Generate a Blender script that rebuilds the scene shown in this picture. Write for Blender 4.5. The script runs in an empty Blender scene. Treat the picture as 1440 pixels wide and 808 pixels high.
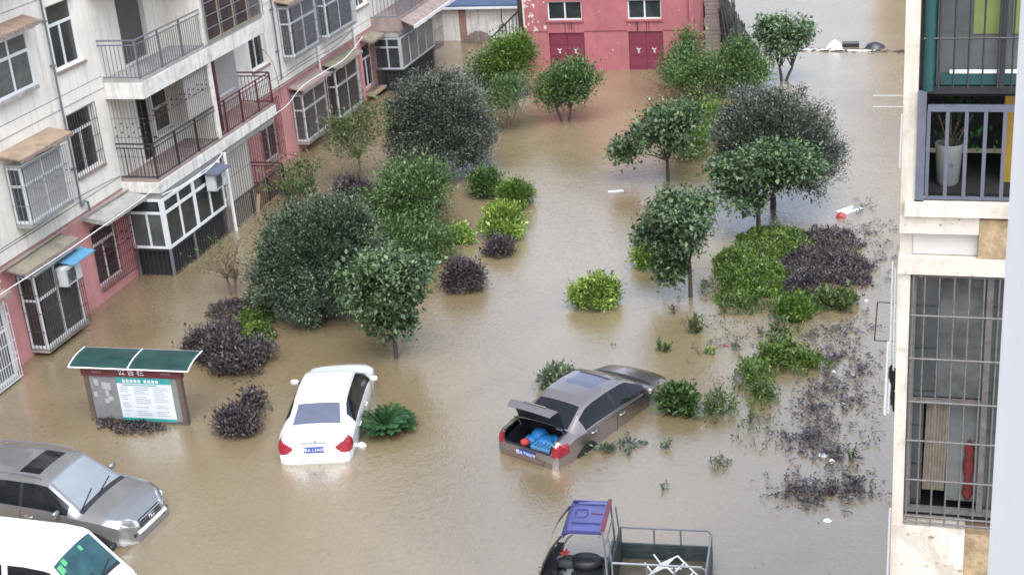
import bpy, math, random
import numpy as np
from mathutils import Matrix, Vector

random.seed(7)
rng = np.random.default_rng(11)
PI = math.pi
sc = bpy.context.scene
col = sc.collection

# ------------------------------------------------------------------ camera
cam_d = bpy.data.cameras.new('camera')
cam = bpy.data.objects.new('camera', cam_d)
col.objects.link(cam)
cam_d.sensor_width = 36.0
cam_d.lens = 51.18
cam_d.clip_start = 0.05
cam_d.clip_end = 2000
def cam_matrix():
    f = 2047.2577
    Yc = Vector((640, -909, f)).normalized()
    Dc = Vector((405, 4896, f)).normalized()
    Zc = -Dc
    Xc = Yc.cross(Zc)
    R = Matrix((Xc, Yc, Zc))             # rows: world axes in camera frame (x right, y down, z forward)
    m = Matrix.Identity(4)
    for i in range(3):
        m[i][0] = R[i][0]; m[i][1] = -R[i][1]; m[i][2] = -R[i][2]
    m[0][3], m[1][3], m[2][3] = 0, 0, 15.6
    return m
cam.matrix_world = cam_matrix()
sc.camera = cam

# ------------------------------------------------------------------ world, sun, exposure (overcast, rain)
SUN_EL, SUN_AZ = math.radians(60), math.radians(158)   # azimuth measured from +Y towards +X
w = bpy.data.worlds.new('World')
sc.world = w
w.use_nodes = True
nt = w.node_tree
nt.nodes.clear()
sky = nt.nodes.new('ShaderNodeTexSky')
sky.sky_type = 'NISHITA'
sky.sun_disc = False
sky.sun_elevation = SUN_EL
sky.sun_rotation = SUN_AZ
sky.air_density = 1.0
sky.dust_density = 4.0
sky.ozone_density = 1.0
hs = nt.nodes.new('ShaderNodeHueSaturation')
hs.inputs['Saturation'].default_value = 0.30
bg = nt.nodes.new('ShaderNodeBackground')
bg.inputs['Strength'].default_value = 0.15
out = nt.nodes.new('ShaderNodeOutputWorld')
nt.links.new(sky.outputs[0], hs.inputs['Color'])
tint = nt.nodes.new('ShaderNodeMix')          # cool cast of the rain cloud
tint.data_type = 'RGBA'; tint.blend_type = 'MULTIPLY'
tint.inputs['Factor'].default_value = 1.0
tint.inputs['B'].default_value = (.88, .985, 1.15, 1)
nt.links.new(hs.outputs[0], tint.inputs['A'])
nt.links.new(tint.outputs['Result'], bg.inputs['Color'])
nt.links.new(bg.outputs[0], out.inputs['Surface'])
sun_d = bpy.data.lights.new('sun', 'SUN')
sun_d.energy = 1.0
sun_d.angle = math.radians(70)
sun_d.color = (1.0, 0.95, 0.87)
sun = bpy.data.objects.new('sun', sun_d)
col.objects.link(sun)
sd = Vector((math.sin(SUN_AZ) * math.cos(SUN_EL), math.cos(SUN_AZ) * math.cos(SUN_EL), math.sin(SUN_EL)))
sun.rotation_euler = sd.to_track_quat('Z', 'Y').to_euler()
sun.location = (0, 0, 60)
vs = sc.view_settings
vs.view_transform = 'Standard'
vs.look = 'None'
vs.exposure = 1.24
vs.gamma = 1.0
vs.use_curve_mapping = False
sc.cycles.pixel_filter_type = 'BLACKMAN_HARRIS'
sc.cycles.filter_width = 1.6
sc.cycles.max_bounces = 6
sc.cycles.diffuse_bounces = 3
sc.cycles.glossy_bounces = 3
sc.cycles.transmission_bounces = 2
sc.cycles.transparent_max_bounces = 4

# ------------------------------------------------------------------ materials
MATS = {}
def N(t, kind, **kw):
    n = t.nodes.new(kind)
    for k, v in kw.items():
        if k in n.inputs: n.inputs[k].default_value = v
        else: setattr(n, k, v)
    return n
def mat(name, c, rough=0.6, metal=0.0, var=0.12, scale=3.0, streak=0.0, dirt=None, dirt_amt=0.0, bump=0.0, bscale=40.0, spec=0.5, coat=0.0, tri=None, fine=0.0):
    """plain surface: colour with noise mottling, optional vertical weather streaks, dirt patches and relief"""
    m = bpy.data.materials.new(name)
    m.use_nodes = True
    t = m.node_tree
    b = t.nodes['Principled BSDF']
    b.inputs['Roughness'].default_value = rough
    b.inputs['Metallic'].default_value = metal
    b.inputs['Specular IOR Level'].default_value = spec
    b.inputs['Coat Weight'].default_value = coat
    b.inputs['Coat Roughness'].default_value = 0.06
    L = t.links.new
    tc = N(t, 'ShaderNodeTexCoord')
    src = tc.outputs['Object']
    n1 = N(t, 'ShaderNodeTexNoise', Scale=scale, Detail=6.0, Roughness=0.65)
    L(src, n1.inputs['Vector'])
    r = N(t, 'ShaderNodeValToRGB')
    r.color_ramp.elements[0].position = 0.3
    r.color_ramp.elements[1].position = 0.72
    r.color_ramp.elements[0].color = (*[x * (1 - var) for x in c], 1)
    r.color_ramp.elements[1].color = (*[min(1, x * (1 + var * .8)) for x in c], 1)
    L(n1.outputs['Fac'], r.inputs['Fac'])
    cur = r.outputs['Color']
    if dirt is not None and dirt_amt > 0:
        n2 = N(t, 'ShaderNodeTexNoise', Scale=scale * .7, Detail=8.0, Roughness=0.7, Distortion=.6)
        L(src, n2.inputs['Vector'])
        r2 = N(t, 'ShaderNodeValToRGB')
        r2.color_ramp.elements[0].position = 0.52
        r2.color_ramp.elements[1].position = 0.75
        L(n2.outputs['Fac'], r2.inputs['Fac'])
        mu = N(t, 'ShaderNodeMath', operation='MULTIPLY'); mu.inputs[1].default_value = dirt_amt
        L(r2.outputs['Color'], mu.inputs[0])
        mx = N(t, 'ShaderNodeMix', data_type='RGBA')
        L(mu.outputs[0], mx.inputs['Factor']); L(cur, mx.inputs['A']); mx.inputs['B'].default_value = (*dirt, 1)
        cur = mx.outputs['Result']
    if streak > 0:
        mp = N(t, 'ShaderNodeMapping'); mp.inputs['Scale'].default_value = (4.5, 4.5, .28)
        L(src, mp.inputs['Vector'])
        n3 = N(t, 'ShaderNodeTexNoise', Scale=1.6, Detail=5.0, Roughness=0.6)
        L(mp.outputs[0], n3.inputs['Vector'])
        r3 = N(t, 'ShaderNodeValToRGB')
        r3.color_ramp.elements[0].position = 0.5
        r3.color_ramp.elements[1].position = 0.78
        L(n3.outputs['Fac'], r3.inputs['Fac'])
        mu = N(t, 'ShaderNodeMath', operation='MULTIPLY'); mu.inputs[1].default_value = streak
        L(r3.outputs['Color'], mu.inputs[0])
        mx = N(t, 'ShaderNodeMix', data_type='RGBA')
        L(mu.outputs[0], mx.inputs['Factor']); L(cur, mx.inputs['A'])
        mx.inputs['B'].default_value = (*(dirt if dirt else [x * .35 for x in c]), 1)
        cur = mx.outputs['Result']
    L(cur, b.inputs['Base Color'])
    if bump > 0:
        n4 = N(t, 'ShaderNodeTexNoise', Scale=bscale, Detail=4.0)
        L(src, n4.inputs['Vector'])
        bp = N(t, 'ShaderNodeBump', Strength=bump, Distance=.02)
        L(n4.outputs['Fac'], bp.inputs['Height']); L(bp.outputs[0], b.inputs['Normal'])
    MATS[name] = m
    return m
def leafmat(name, c0, c1, c2, rough=0.42, trans=0.2):
    m = bpy.data.materials.new(name)
    m.use_nodes = True
    t = m.node_tree
    b = t.nodes['Principled BSDF']
    L = t.links.new
    g = N(t, 'ShaderNodeNewGeometry')
    r = N(t, 'ShaderNodeValToRGB')
    e = r.color_ramp.elements
    e[0].color = (*c0, 1); e[1].color = (*c2, 1); e[1].position = .97; e[0].position = .05
    k = e.new(.55); k.color = (*c1, 1)
    L(g.outputs['Random Per Island'], r.inputs['Fac'])
    tc = N(t, 'ShaderNodeTexCoord')
    nz = N(t, 'ShaderNodeTexNoise', Scale=2.2, Detail=3.0, Roughness=.6)     # young and old shoots
    L(tc.outputs['Object'], nz.inputs['Vector'])
    r2 = N(t, 'ShaderNodeValToRGB')
    r2.color_ramp.elements[0].position = .36; r2.color_ramp.elements[1].position = .66
    r2.color_ramp.elements[0].color = (.68, .72, .80, 1); r2.color_ramp.elements[1].color = (1.4, 1.35, 1.1, 1)
    L(nz.outputs['Fac'], r2.inputs['Fac'])
    mm = N(t, 'ShaderNodeMix', data_type='RGBA', blend_type='MULTIPLY'); mm.inputs['Factor'].default_value = 1
    L(r.outputs[0], mm.inputs['A']); L(r2.outputs[0], mm.inputs['B'])
    L(mm.outputs['Result'], b.inputs['Base Color'])
    b.inputs['Roughness'].default_value = rough
    b.inputs['Specular IOR Level'].default_value = .5
    tr = N(t, 'ShaderNodeBsdfTranslucent')
    L(mm.outputs['Result'], tr.inputs['Color'])
    mx = N(t, 'ShaderNodeMixShader'); mx.inputs[0].default_value = trans
    L(b.outputs[0], mx.inputs[1]); L(tr.outputs[0], mx.inputs[2])
    L(mx.outputs[0], t.nodes['Material Output'].inputs['Surface'])
    MATS[name] = m
    return m

def water_material():
    m = bpy.data.materials.new('muddy_water')
    m.use_nodes = True
    t = m.node_tree; L = t.links.new
    b = t.nodes['Principled BSDF']
    tc = N(t, 'ShaderNodeTexCoord')
    n1 = N(t, 'ShaderNodeTexNoise', Scale=.16, Detail=5.0, Roughness=.55, Distortion=.8)
    L(tc.outputs['Object'], n1.inputs['Vector'])
    r = N(t, 'ShaderNodeValToRGB')
    r.color_ramp.elements[0].position = .32; r.color_ramp.elements[1].position = .7
    r.color_ramp.elements[0].color = (.185, .135, .072, 1)
    r.color_ramp.elements[1].color = (.252, .190, .106, 1)
    L(n1.outputs['Fac'], r.inputs['Fac'])
    n2 = N(t, 'ShaderNodeTexNoise', Scale=9.0, Detail=5.0, Roughness=.75)
    L(tc.outputs['Object'], n2.inputs['Vector'])
    r2 = N(t, 'ShaderNodeValToRGB')
    r2.color_ramp.elements[0].position = .3; r2.color_ramp.elements[1].position = .72
    r2.color_ramp.elements[0].color = (.86, .86, .86, 1); r2.color_ramp.elements[1].color = (1.1, 1.1, 1.1, 1)
    L(n2.outputs['Fac'], r2.inputs['Fac'])
    mu = N(t, 'ShaderNodeMix', data_type='RGBA', blend_type='MULTIPLY'); mu.inputs['Factor'].default_value = 1
    L(r.outputs[0], mu.inputs['A']); L(r2.outputs[0], mu.inputs['B'])
    L(mu.outputs['Result'], b.inputs['Base Color'])
    b.inputs['Roughness'].default_value = .17
    b.inputs['IOR'].default_value = 3.0
    # rain-pocked ripples
    w1 = N(t, 'ShaderNodeTexNoise', Scale=3.2, Detail=3.0, Roughness=.6)
    w2 = N(t, 'ShaderNodeTexVoronoi', Scale=5.5, feature='SMOOTH_F1')
    w3 = N(t, 'ShaderNodeTexNoise', Scale=26.0, Detail=2.0, Roughness=.6)
    for n in (w1, w2, w3): L(tc.outputs['Object'], n.inputs['Vector'])
    sn = N(t, 'ShaderNodeMath', operation='MULTIPLY'); sn.inputs[1].default_value = 26.0
    L(w2.outputs['Distance'], sn.inputs[0])
    si = N(t, 'ShaderNodeMath', operation='SINE'); L(sn.outputs[0], si.inputs[0])
    a1 = N(t, 'ShaderNodeMath', operation='MULTIPLY_ADD'); a1.inputs[1].default_value = .10
    L(si.outputs[0], a1.inputs[0]); L(w1.outputs['Fac'], a1.inputs[2])
    a2 = N(t, 'ShaderNodeMath', operation='MULTIPLY_ADD'); a2.inputs[1].default_value = .45
    L(w3.outputs['Fac'], a2.inputs[0]); L(a1.outputs[0], a2.inputs[2])
    bp = N(t, 'ShaderNodeBump', Strength=.35, Distance=.03)
    L(a2.outputs[0], bp.inputs['Height']); L(bp.outputs[0], b.inputs['Normal'])
    return m

M = MATS
M['water'] = water_material()
mat('cream_plaster', (.77, .715, .63), .85, var=.09, scale=1.1, streak=.5, dirt=(.40, .34, .27), dirt_amt=.34, bump=.25, bscale=30)
mat('white_plaster', (.70, .66, .60), .85, var=.14, scale=2.2, streak=.65, dirt=(.22, .19, .16), dirt_amt=.6, bump=.2)
mat('pink_plaster', (.52, .235, .225), .85, var=.13, scale=1.2, streak=.4, dirt=(.30, .15, .13), dirt_amt=.4, bump=.25, bscale=30)
mat('red_plaster', (.355, .115, .12), .85, var=.2, scale=1.5, streak=.4, dirt=(.24, .085, .075), dirt_amt=.5, bump=.3, bscale=24)
mat('peeled_white', (.62, .52, .48), .9, var=.1)
mat('concrete', (.36, .34, .31), .9, var=.2, scale=2.5, streak=.35, dirt=(.14, .13, .11), dirt_amt=.55, bump=.3)
mat('pink_concrete', (.31, .235, .205), .9, var=.25, scale=2.5, streak=.3, dirt=(.12, .09, .075), dirt_amt=.6, bump=.3)
mat('brown_awning', (.28, .19, .13), .9, var=.3, scale=4, dirt=(.1, .08, .06), dirt_amt=.6, bump=.4, bscale=18)
mat('mossy_awning', (.24, .21, .15), .9, var=.3, scale=4, dirt=(.08, .08, .05), dirt_amt=.6, bump=.4, bscale=18)
mat('tan_awning', (.33, .235, .155), .9, var=.3, scale=3, dirt=(.11, .08, .06), dirt_amt=.65, bump=.3)
mat('rusty_edge', (.27, .2, .17), .85, var=.5, scale=16, dirt=(.5, .46, .42), dirt_amt=.6)
mat('white_frame', (.70, .70, .68), .5, var=.08, scale=5, dirt=(.4, .38, .34), dirt_amt=.3)
mat('grey_frame', (.38, .39, .39), .5, var=.12, scale=6, dirt=(.2, .19, .17), dirt_amt=.4)
mat('yellow_frame', (.36, .29, .17), .6, var=.2)
mat('dark_glass', (.035, .04, .04), .12, var=.45, scale=1.4, dirt=(.12, .12, .115), dirt_amt=.45)
mat('grey_glass', (.10, .105, .10), .18, var=.4, scale=1.6, dirt=(.22, .21, .2), dirt_amt=.5)
mat('black_iron', (.03, .028, .03), .55, var=.2, scale=8)
mat('brown_iron', (.075, .05, .045), .6, var=.3, scale=8)
mat('grey_iron', (.14, .14, .16), .5, var=.2, scale=8)
mat('steel_bar', (.30, .30, .32), .42, .5, var=.15, scale=10)
mat('red_iron', (.095, .02, .024), .5, var=.2, scale=8)
mat('groove_grime', (.16, .135, .115), .95, var=.4, scale=6)
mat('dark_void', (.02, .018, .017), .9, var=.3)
mat('brown_door', (.10, .085, .08), .7, var=.15, scale=2, streak=.2)
mat('pvc', (.66, .64, .62), .5, var=.1, scale=5, dirt=(.35, .3, .27), dirt_amt=.3)
mat('cable_white', (.78, .78, .76), .5, var=.03)
mat('curtain', (.42, .40, .37), .9, var=.12, scale=6)
mat('ac_white', (.52, .52, .50), .55, var=.08, dirt=(.3, .28, .25), dirt_amt=.3)
mat('ac_dark', (.06, .06, .07), .6)
mat('slate_cover', (.10, .11, .15), .6, var=.15)
mat('blue_sheet', (.10, .28, .42), .5, var=.12, scale=5)
mat('red_door', (.17, .024, .045), .6, var=.15, scale=3, streak=.25)
mat('blue_roof', (.045, .075, .13), .5, var=.2, scale=3)
mat('plank', (.26, .21, .18), .85, var=.25, scale=4, streak=.3)
mat('heap', (.045, .042, .04), .9, var=.3)
mat('brick_red', (.30, .17, .13), .9, var=.25, scale=6)
mat('bark', (.075, .055, .042), .85, var=.3, scale=14, bump=.4)
mat('twig', (.17, .115, .075), .85, var=.25, scale=14)
mat('paint_white', (.66, .66, .65), .2, var=.015, coat=.6)
mat('paint_silver', (.31, .305, .30), .28, .7, var=.04, coat=.6)
mat('paint_brown', (.34, .285, .26), .27, .88, var=.05, coat=.7)
mat('trim_black', (.018, .018, .02), .45, var=.1)
mat('car_glass', (.012, .013, .016), .06, var=.1, spec=.3)
mat('car_glass_blue', (.10, .105, .15), .06, var=.1, spec=.6)
mat('windshield_pale', (.24, .26, .275), .12, var=.12, scale=1.5, spec=.6)
mat('windshield_teal', (.02, .07, .08), .08, var=.5, scale=2.0, dirt=(.05, .14, .15), dirt_amt=.5, spec=.6)
mat('chrome', (.62, .62, .63), .16, 1.0, var=.03)
mat('lamp_clear', (.55, .57, .58), .15, var=.35, scale=14, coat=.5)
mat('lamp_red', (.28, .008, .02), .18, var=.2, scale=10, coat=.6)
mat('lamp_pink', (.62, .28, .30), .2, var=.15, coat=.6)
mat('plate_blue', (.03, .07, .30), .4, var=.08)
mat('white_mark', (.75, .75, .73), .6, var=.04)
mat('tyre', (.02, .02, .02), .8)
mat('crate_blue', (.02, .17, .45), .45, var=.2, scale=6)
mat('tray_blue', (.12, .32, .55), .45, var=.15, scale=6)
mat('cloth_red', (.45, .04, .035), .7)
mat('cloth_dim', (.13, .015, .015), .9, var=.4, scale=20)
mat('trike_blue', (.08, .088, .24), .42, var=.12, scale=4, coat=.4)
mat('trike_navy', (.028, .028, .16), .35, var=.12, coat=.4)
mat('trike_maroon', (.15, .03, .05), .45)
mat('bed_green', (.035, .052, .052), .6, var=.3, scale=6, dirt=(.16, .12, .08), dirt_amt=.5)
mat('bed_floor', (.10, .085, .06), .4, var=.35, scale=5)
mat('screen_clear', (.36, .33, .28), .15, var=.12)
mat('canopy_green', (.010, .045, .040), .35, var=.35, scale=3, dirt=(.04, .09, .085), dirt_amt=.4)
mat('maroon', (.12, .025, .03), .5, var=.15)
mat('post_brown', (.11, .075, .06), .6, var=.2)
mat('board_grey', (.20, .20, .195), .7, var=.2, scale=4)
mat('paper', (.62, .64, .66), .7, var=.05, scale=5)
mat('paper_grey', (.36, .36, .36), .7, var=.2, scale=9)
mat('ink', (.30, .32, .35), .8, var=.2, scale=30)
mat('teal', (.035, .30, .27), .6, var=.2, scale=8)
mat('wall_near', (.87, .86, .83), .8, var=.03, scale=1.5, dirt=(.62, .62, .62), dirt_amt=.12)
mat('render_cream', (.60, .53, .44), .85, var=.16, scale=3.5, streak=.55, dirt=(.30, .23, .16), dirt_amt=.7, bump=.2)
mat('render_white', (.56, .52, .47), .85, var=.08, scale=3, dirt=(.45, .40, .33), dirt_amt=.35)
mat('stain_tan', (.38, .27, .15), .9, var=.4, scale=9, dirt=(.12, .09, .06), dirt_amt=.6, bump=.6, bscale=25)
mat('teal_pipe', (.012, .062, .06), .4, var=.2, scale=6)
mat('blue_rail', (.105, .11, .14), .5, var=.2, scale=9)
mat('pot_white', (.27, .275, .26), .5, var=.1, scale=8)
mat('yellow_box', (.42, .25, .03), .6, var=.15, scale=4)
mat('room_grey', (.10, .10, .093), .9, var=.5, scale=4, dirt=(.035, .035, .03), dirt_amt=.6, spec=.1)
mat('rust_bar', (.15, .135, .125), .6, .2, var=.35, scale=18, dirt=(.09, .05, .03), dirt_amt=.5)
mat('room_green', (.17, .20, .06), .9, var=.2)
mat('cloth_tan', (.20, .165, .12), .9, var=.25, scale=12)
mat('far_block', (.34, .25, .18), .9, var=.15)
mat('soil', (.10, .075, .05), .95, var=.2)
mat('foam', (.80, .80, .79), .6, var=.05)
mat('bag_black', (.025, .025, .03), .35, var=.2)
mat('litter_red', (.40, .06, .06), .5)
mat('stone_dark', (.14, .10, .085), .9, var=.25)
leafmat('leaf_evergreen', (.024, .044, .022), (.054, .088, .047), (.16, .20, .13), .5, .12)
leafmat('leaf_grey', (.027, .036, .025), (.062, .075, .055), (.18, .195, .155), .5, .1)
leafmat('leaf_glossy', (.030, .060, .024), (.072, .124, .050), (.21, .27, .15), .45, .22)
leafmat('leaf_mid', (.040, .078, .022), (.085, .150, .044), (.17, .25, .09), .42, .28)
leafmat('leaf_bright', (.048, .098, .015), (.105, .178, .028), (.19, .28, .06), .45, .3)
leafmat('leaf_yellow', (.09, .17, .022), (.20, .30, .05), (.42, .50, .14), .42, .28)
leafmat('leaf_feather', (.05, .085, .022), (.10, .145, .045), (.17, .20, .085), .5, .3)
leafmat('leaf_purple', (.032, .024, .027), (.072, .056, .060), (.15, .115, .118), .6, .1)
leafmat('leaf_drowned', (.028, .022, .028), (.062, .048, .056), (.14, .105, .115), .5, .1)
leafmat('leaf_sage', (.075, .10, .055), (.15, .19, .11), (.29, .33, .22), .5, .2)
leafmat('leaf_cycad', (.010, .04, .012), (.022, .075, .024), (.06, .13, .05), .35, .1)
leafmat('leaf_litter', (.06, .05, .035), (.15, .12, .08), (.26, .2, .13), .6, .1)

# ------------------------------------------------------------------ helpers
ORG = {}
def thing(name, label, cat, loc=(0, 0, 0), rotz=0.0, group=None, world_geo=False):
    o = bpy.data.objects.new(name, None)
    col.objects.link(o)
    o.location = loc; o.rotation_euler = (0, 0, rotz)
    o.empty_display_size = .3
    o['label'] = label; o['category'] = cat
    if group: o['group'] = group
    ORG[o.name] = Vector(loc) if world_geo else Vector((0, 0, 0))
    return o
def tag(o, label=None, cat=None, group=None, kind=None):
    if label: o['label'] = label
    if cat: o['category'] = cat
    if group: o['group'] = group
    if kind: o['kind'] = kind
    return o
def link(name, me, parent=None, loc=None):
    o = bpy.data.objects.new(name, me)
    col.objects.link(o)
    if parent is not None:
        o.parent = parent
        ORG[o.name] = ORG.get(parent.name, Vector((0, 0, 0)))
    if loc is not None: o.location = loc
    return o
class MB:
    def __init__(s): s.v = []; s.f = []
    def poly(s, pts):
        i = len(s.v); s.v += [tuple(p) for p in pts]; s.f.append(tuple(range(i, i + len(pts)))); return s
    def box(s, x0, y0, z0, x1, y1, z1):
        x0, x1 = min(x0, x1), max(x0, x1); y0, y1 = min(y0, y1), max(y0, y1); z0, z1 = min(z0, z1), max(z0, z1)
        i = len(s.v)
        s.v += [(x0, y0, z0), (x1, y0, z0), (x1, y1, z0), (x0, y1, z0), (x0, y0, z1), (x1, y0, z1), (x1, y1, z1), (x0, y1, z1)]
        s.f += [(i, i + 3, i + 2, i + 1), (i + 4, i + 5, i + 6, i + 7), (i, i + 1, i + 5, i + 4), (i + 1, i + 2, i + 6, i + 5), (i + 2, i + 3, i + 7, i + 6), (i + 3, i, i + 4, i + 7)]
        return s
    def slab(s, pts, d):
        """polygon pts (3d) extruded by vector d"""
        n = len(pts); i = len(s.v); d = Vector(d)
        s.v += [tuple(p) for p in pts] + [tuple(Vector(p) + d) for p in pts]
        s.f.append(tuple(range(i, i + n))); s.f.append(tuple(range(i + 2 * n - 1, i + n - 1, -1)))
        for k in range(n):
            a, b = i + k, i + (k + 1) % n
            s.f.append((b, a, a + n, b + n))
        return s
    def tube(s, pts, r, n=6, cap=True):
        pts = [Vector(p) for p in pts]
        rs = r if isinstance(r, (list, tuple)) else [r] * len(pts)
        i = len(s.v); m = len(pts)
        up = None
        for k in range(m):
            d = (pts[min(k + 1, m - 1)] - pts[max(k - 1, 0)])
            if d.length < 1e-9: d = Vector((0, 0, 1))
            d.normalize()
            if up is None:
                up = Vector((1, 0, 0)) if abs(d.x) < .9 else Vector((0, 1, 0))
            u = (up - d * up.dot(d)); u = u.normalized() if u.length > 1e-6 else d.orthogonal().normalized()
            up = u
            v = d.cross(u)
            for j in range(n):
                a = 2 * PI * (j + .5) / n
                s.v.append(tuple(pts[k] + (u * math.cos(a) + v * math.sin(a)) * rs[k]))
        for k in range(m - 1):
            for j in range(n):
                a = i + k * n + j; b = i + k * n + (j + 1) % n
                s.f.append((a, b, b + n, a + n))
        if cap:
            s.f.append(tuple(range(i + n - 1, i - 1, -1)))
            s.f.append(tuple(range(i + (m - 1) * n, i + m * n)))
        return s
    def lathe(s, prof, c=(0, 0, 0), n=14):
        i = len(s.v); m = len(prof)
        for (r, z) in prof:
            for j in range(n):
                a = 2 * PI * j / n
                s.v.append((c[0] + r * math.cos(a), c[1] + r * math.sin(a), c[2] + z))
        for k in range(m - 1):
            for j in range(n):
                a = i + k * n + j; b = i + k * n + (j + 1) % n
                s.f.append((a, b, b + n, a + n))
        s.f.append(tuple(range(i + n - 1, i - 1, -1))); s.f.append(tuple(range(i + (m - 1) * n, i + m * n)))
        return s
    def mesh(s, name, m, org=(0, 0, 0), smooth=False, angle=40):
        me = bpy.data.meshes.new(name)
        o = Vector(org)
        me.from_pydata([(a - o.x, b - o.y, c - o.z) for a, b, c in s.v], [], s.f)
        me.materials.append(M[m] if isinstance(m, str) else m)
        if smooth:
            me.polygons.foreach_set('use_smooth', [True] * len(me.polygons))
            me.set_sharp_from_angle(angle=math.radians(angle))
        me.update()
        return me
    def build(s, name, m, parent=None, smooth=False, angle=40):
        org = ORG.get(parent.name, (0, 0, 0)) if parent is not None else (0, 0, 0)
        return link(name, s.mesh(name, m, org, smooth, angle), parent)
def fast_mesh(name, V, quads, m):
    me = bpy.data.meshes.new(name)
    n = len(quads)
    me.vertices.add(len(V)); me.vertices.foreach_set('co', V.astype(np.float32).ravel())
    me.loops.add(n * 4); me.loops.foreach_set('vertex_index', quads.astype(np.int32).ravel())
    me.polygons.add(n); me.polygons.foreach_set('loop_start', np.arange(0, n * 4, 4, dtype=np.int32))
    me.update(calc_edges=True)
    me.validate()
    me.materials.append(M[m])
    return me
def text(name, body, size, loc, rot, m, parent=None, ext=.002, align='CENTER'):
    cu = bpy.data.curves.new(name, 'FONT')
    cu.body = body; cu.size = size; cu.extrude = ext
    cu.align_x = align; cu.align_y = 'CENTER'
    tmp = bpy.data.objects.new(name, cu); col.objects.link(tmp)
    bpy.context.view_layer.update()
    me = bpy.data.meshes.new_from_object(tmp.evaluated_get(bpy.context.evaluated_depsgraph_get()))
    bpy.data.objects.remove(tmp)
    me.materials.clear(); me.materials.append(M[m])
    o = bpy.data.objects.new(name, me); col.objects.link(o)
    if parent is not None:
        o.parent = parent
        ORG[o.name] = ORG.get(parent.name, Vector((0, 0, 0)))
        loc = Vector(loc) - ORG[o.name]
    o.location = loc; o.rotation_euler = rot
    return o

# ------------------------------------------------------------------ the setting: flood water, ground below it
def sheet(name, z, m, kind_label, cat):
    b = MB().poly([(-420, -120, z), (420, -120, z), (420, 720, z), (-420, 720, z)])
    o = b.build(name, m)
    return tag(o, kind_label, cat, kind='structure')
sheet('flood_water', 0.0, 'water', 'muddy brown flood water covering the whole courtyard', 'water')
sheet('ground', -0.62, 'soil', 'courtyard ground beneath the flood water', 'ground')

# ------------------------------------------------------------------ wall sheet with real openings
def holed(mb, to3, u0, u1, v0, v1, holes, depth):
    """wall face in (u,v) with rectangular openings and their reveals; to3(u,v,d) maps to 3d, d = depth behind the face"""
    us = sorted({u0, u1} | {min(max(x, u0), u1) for h in holes for x in (h[0], h[1])})
    vv = sorted({v0, v1} | {min(max(x, v0), v1) for h in holes for x in (h[2], h[3])})
    for i in range(len(us) - 1):
        for j in range(len(vv) - 1):
            cu, cv = (us[i] + us[i + 1]) / 2, (vv[j] + vv[j + 1]) / 2
            if any(h[0] < cu < h[1] and h[2] < cv < h[3] for h in holes): continue
            mb.poly([to3(us[i], vv[j], 0), to3(us[i + 1], vv[j], 0), to3(us[i + 1], vv[j + 1], 0), to3(us[i], vv[j + 1], 0)])
    for (a, b, c, d) in holes:
        a, b, c, d = max(a, u0), min(b, u1), max(c, v0), min(d, v1)
        if a >= b or c >= d: continue
        mb.poly([to3(a, c, 0), to3(b, c, 0), to3(b, c, depth), to3(a, c, depth)])
        mb.poly([to3(a, d, depth), to3(b, d, depth), to3(b, d, 0), to3(a, d, 0)])
        mb.poly([to3(a, c, depth), to3(a, d, depth), to3(a, d, 0), to3(a, c, 0)])
        mb.poly([to3(b, c, 0), to3(b, d, 0), to3(b, d, depth), to3(b, c, depth)])
    return mb

# ================================================================== LEFT APARTMENT BUILDING
XF, XB = -23.07, -21.82
lb = thing('apartment_building', 'long cream and pink walk-up apartment building with balconies along the left', 'building', (-28, 35, 0), world_geo=True)
Y0, Y1, ZT = 4.0, 61.4, 18.2
STO = [0.0, 3.0, 6.0, 9.0, 12.0, 15.0]
flat_cols = [(33.42, 34.74), (44.6, 45.9), (54.35, 55.5), (22.6, 23.9), (11.9, 13.2)]
holes_hi, holes_lo = [], []
for k, z in enumerate(STO):
    for (a, b) in flat_cols:
        h = (a, b, z + .76, z + 2.52) if k else (a, b, .42, 2.2)
        (holes_lo if k == 0 else holes_hi).append(h)
doors = [(36.8, 38.3, 6.02, 8.15), (36.95, 37.8, 3.02, 5.15), (37.86, 38.95, 3.6, 5.1), (40.2, 41.0, 3.02, 5.1), (42.0, 43.0, 3.7, 5.0)]
for k in (3, 4, 5): doors += [(36.8, 38.3, STO[k] + .02, STO[k] + 2.15), (40.6, 42.1, STO[k] + .02, STO[k] + 2.15)]
doors_lo = [(40.4, 41.4, .3, 2.3)]
to3 = lambda u, v, d: (XF - d, u, v)
ZP = 2.78
mb = holed(MB(), to3, Y0, Y1, ZP, ZT, holes_hi + doors, .22)
mb.poly([(XF, Y1, ZP), (-33, Y1, ZP), (-33, Y1, ZT), (XF, Y1, ZT)])
mb.poly([(XF, Y0, ZP), (XF, Y0, ZT), (-33, Y0, ZT), (-33, Y0, ZP)])
mb.poly([(-33, Y0, ZT), (XF, Y0, ZT), (XF, Y1, ZT), (-33, Y1, ZT)])
mb.poly([(-33, Y1, -.62), (-33, Y0, -.62), (-33, Y0, ZT), (-33, Y1, ZT)])
wall = mb.build('wall', 'cream_plaster', lb)
mb = holed(MB(), to3, Y0, Y1, -.62, ZP, holes_lo + doors_lo, .22)
mb.poly([(XF, Y1, -.62), (-33, Y1, -.62), (-33, Y1, ZP), (XF, Y1, ZP)])
mb.poly([(XF, Y0, -.62), (XF, Y0, ZP), (-33, Y0, ZP), (-33, Y0, -.62)])
tag(mb.build('base_wall', 'pink_plaster', lb), 'pink painted ground floor wall of the apartment building')
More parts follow.
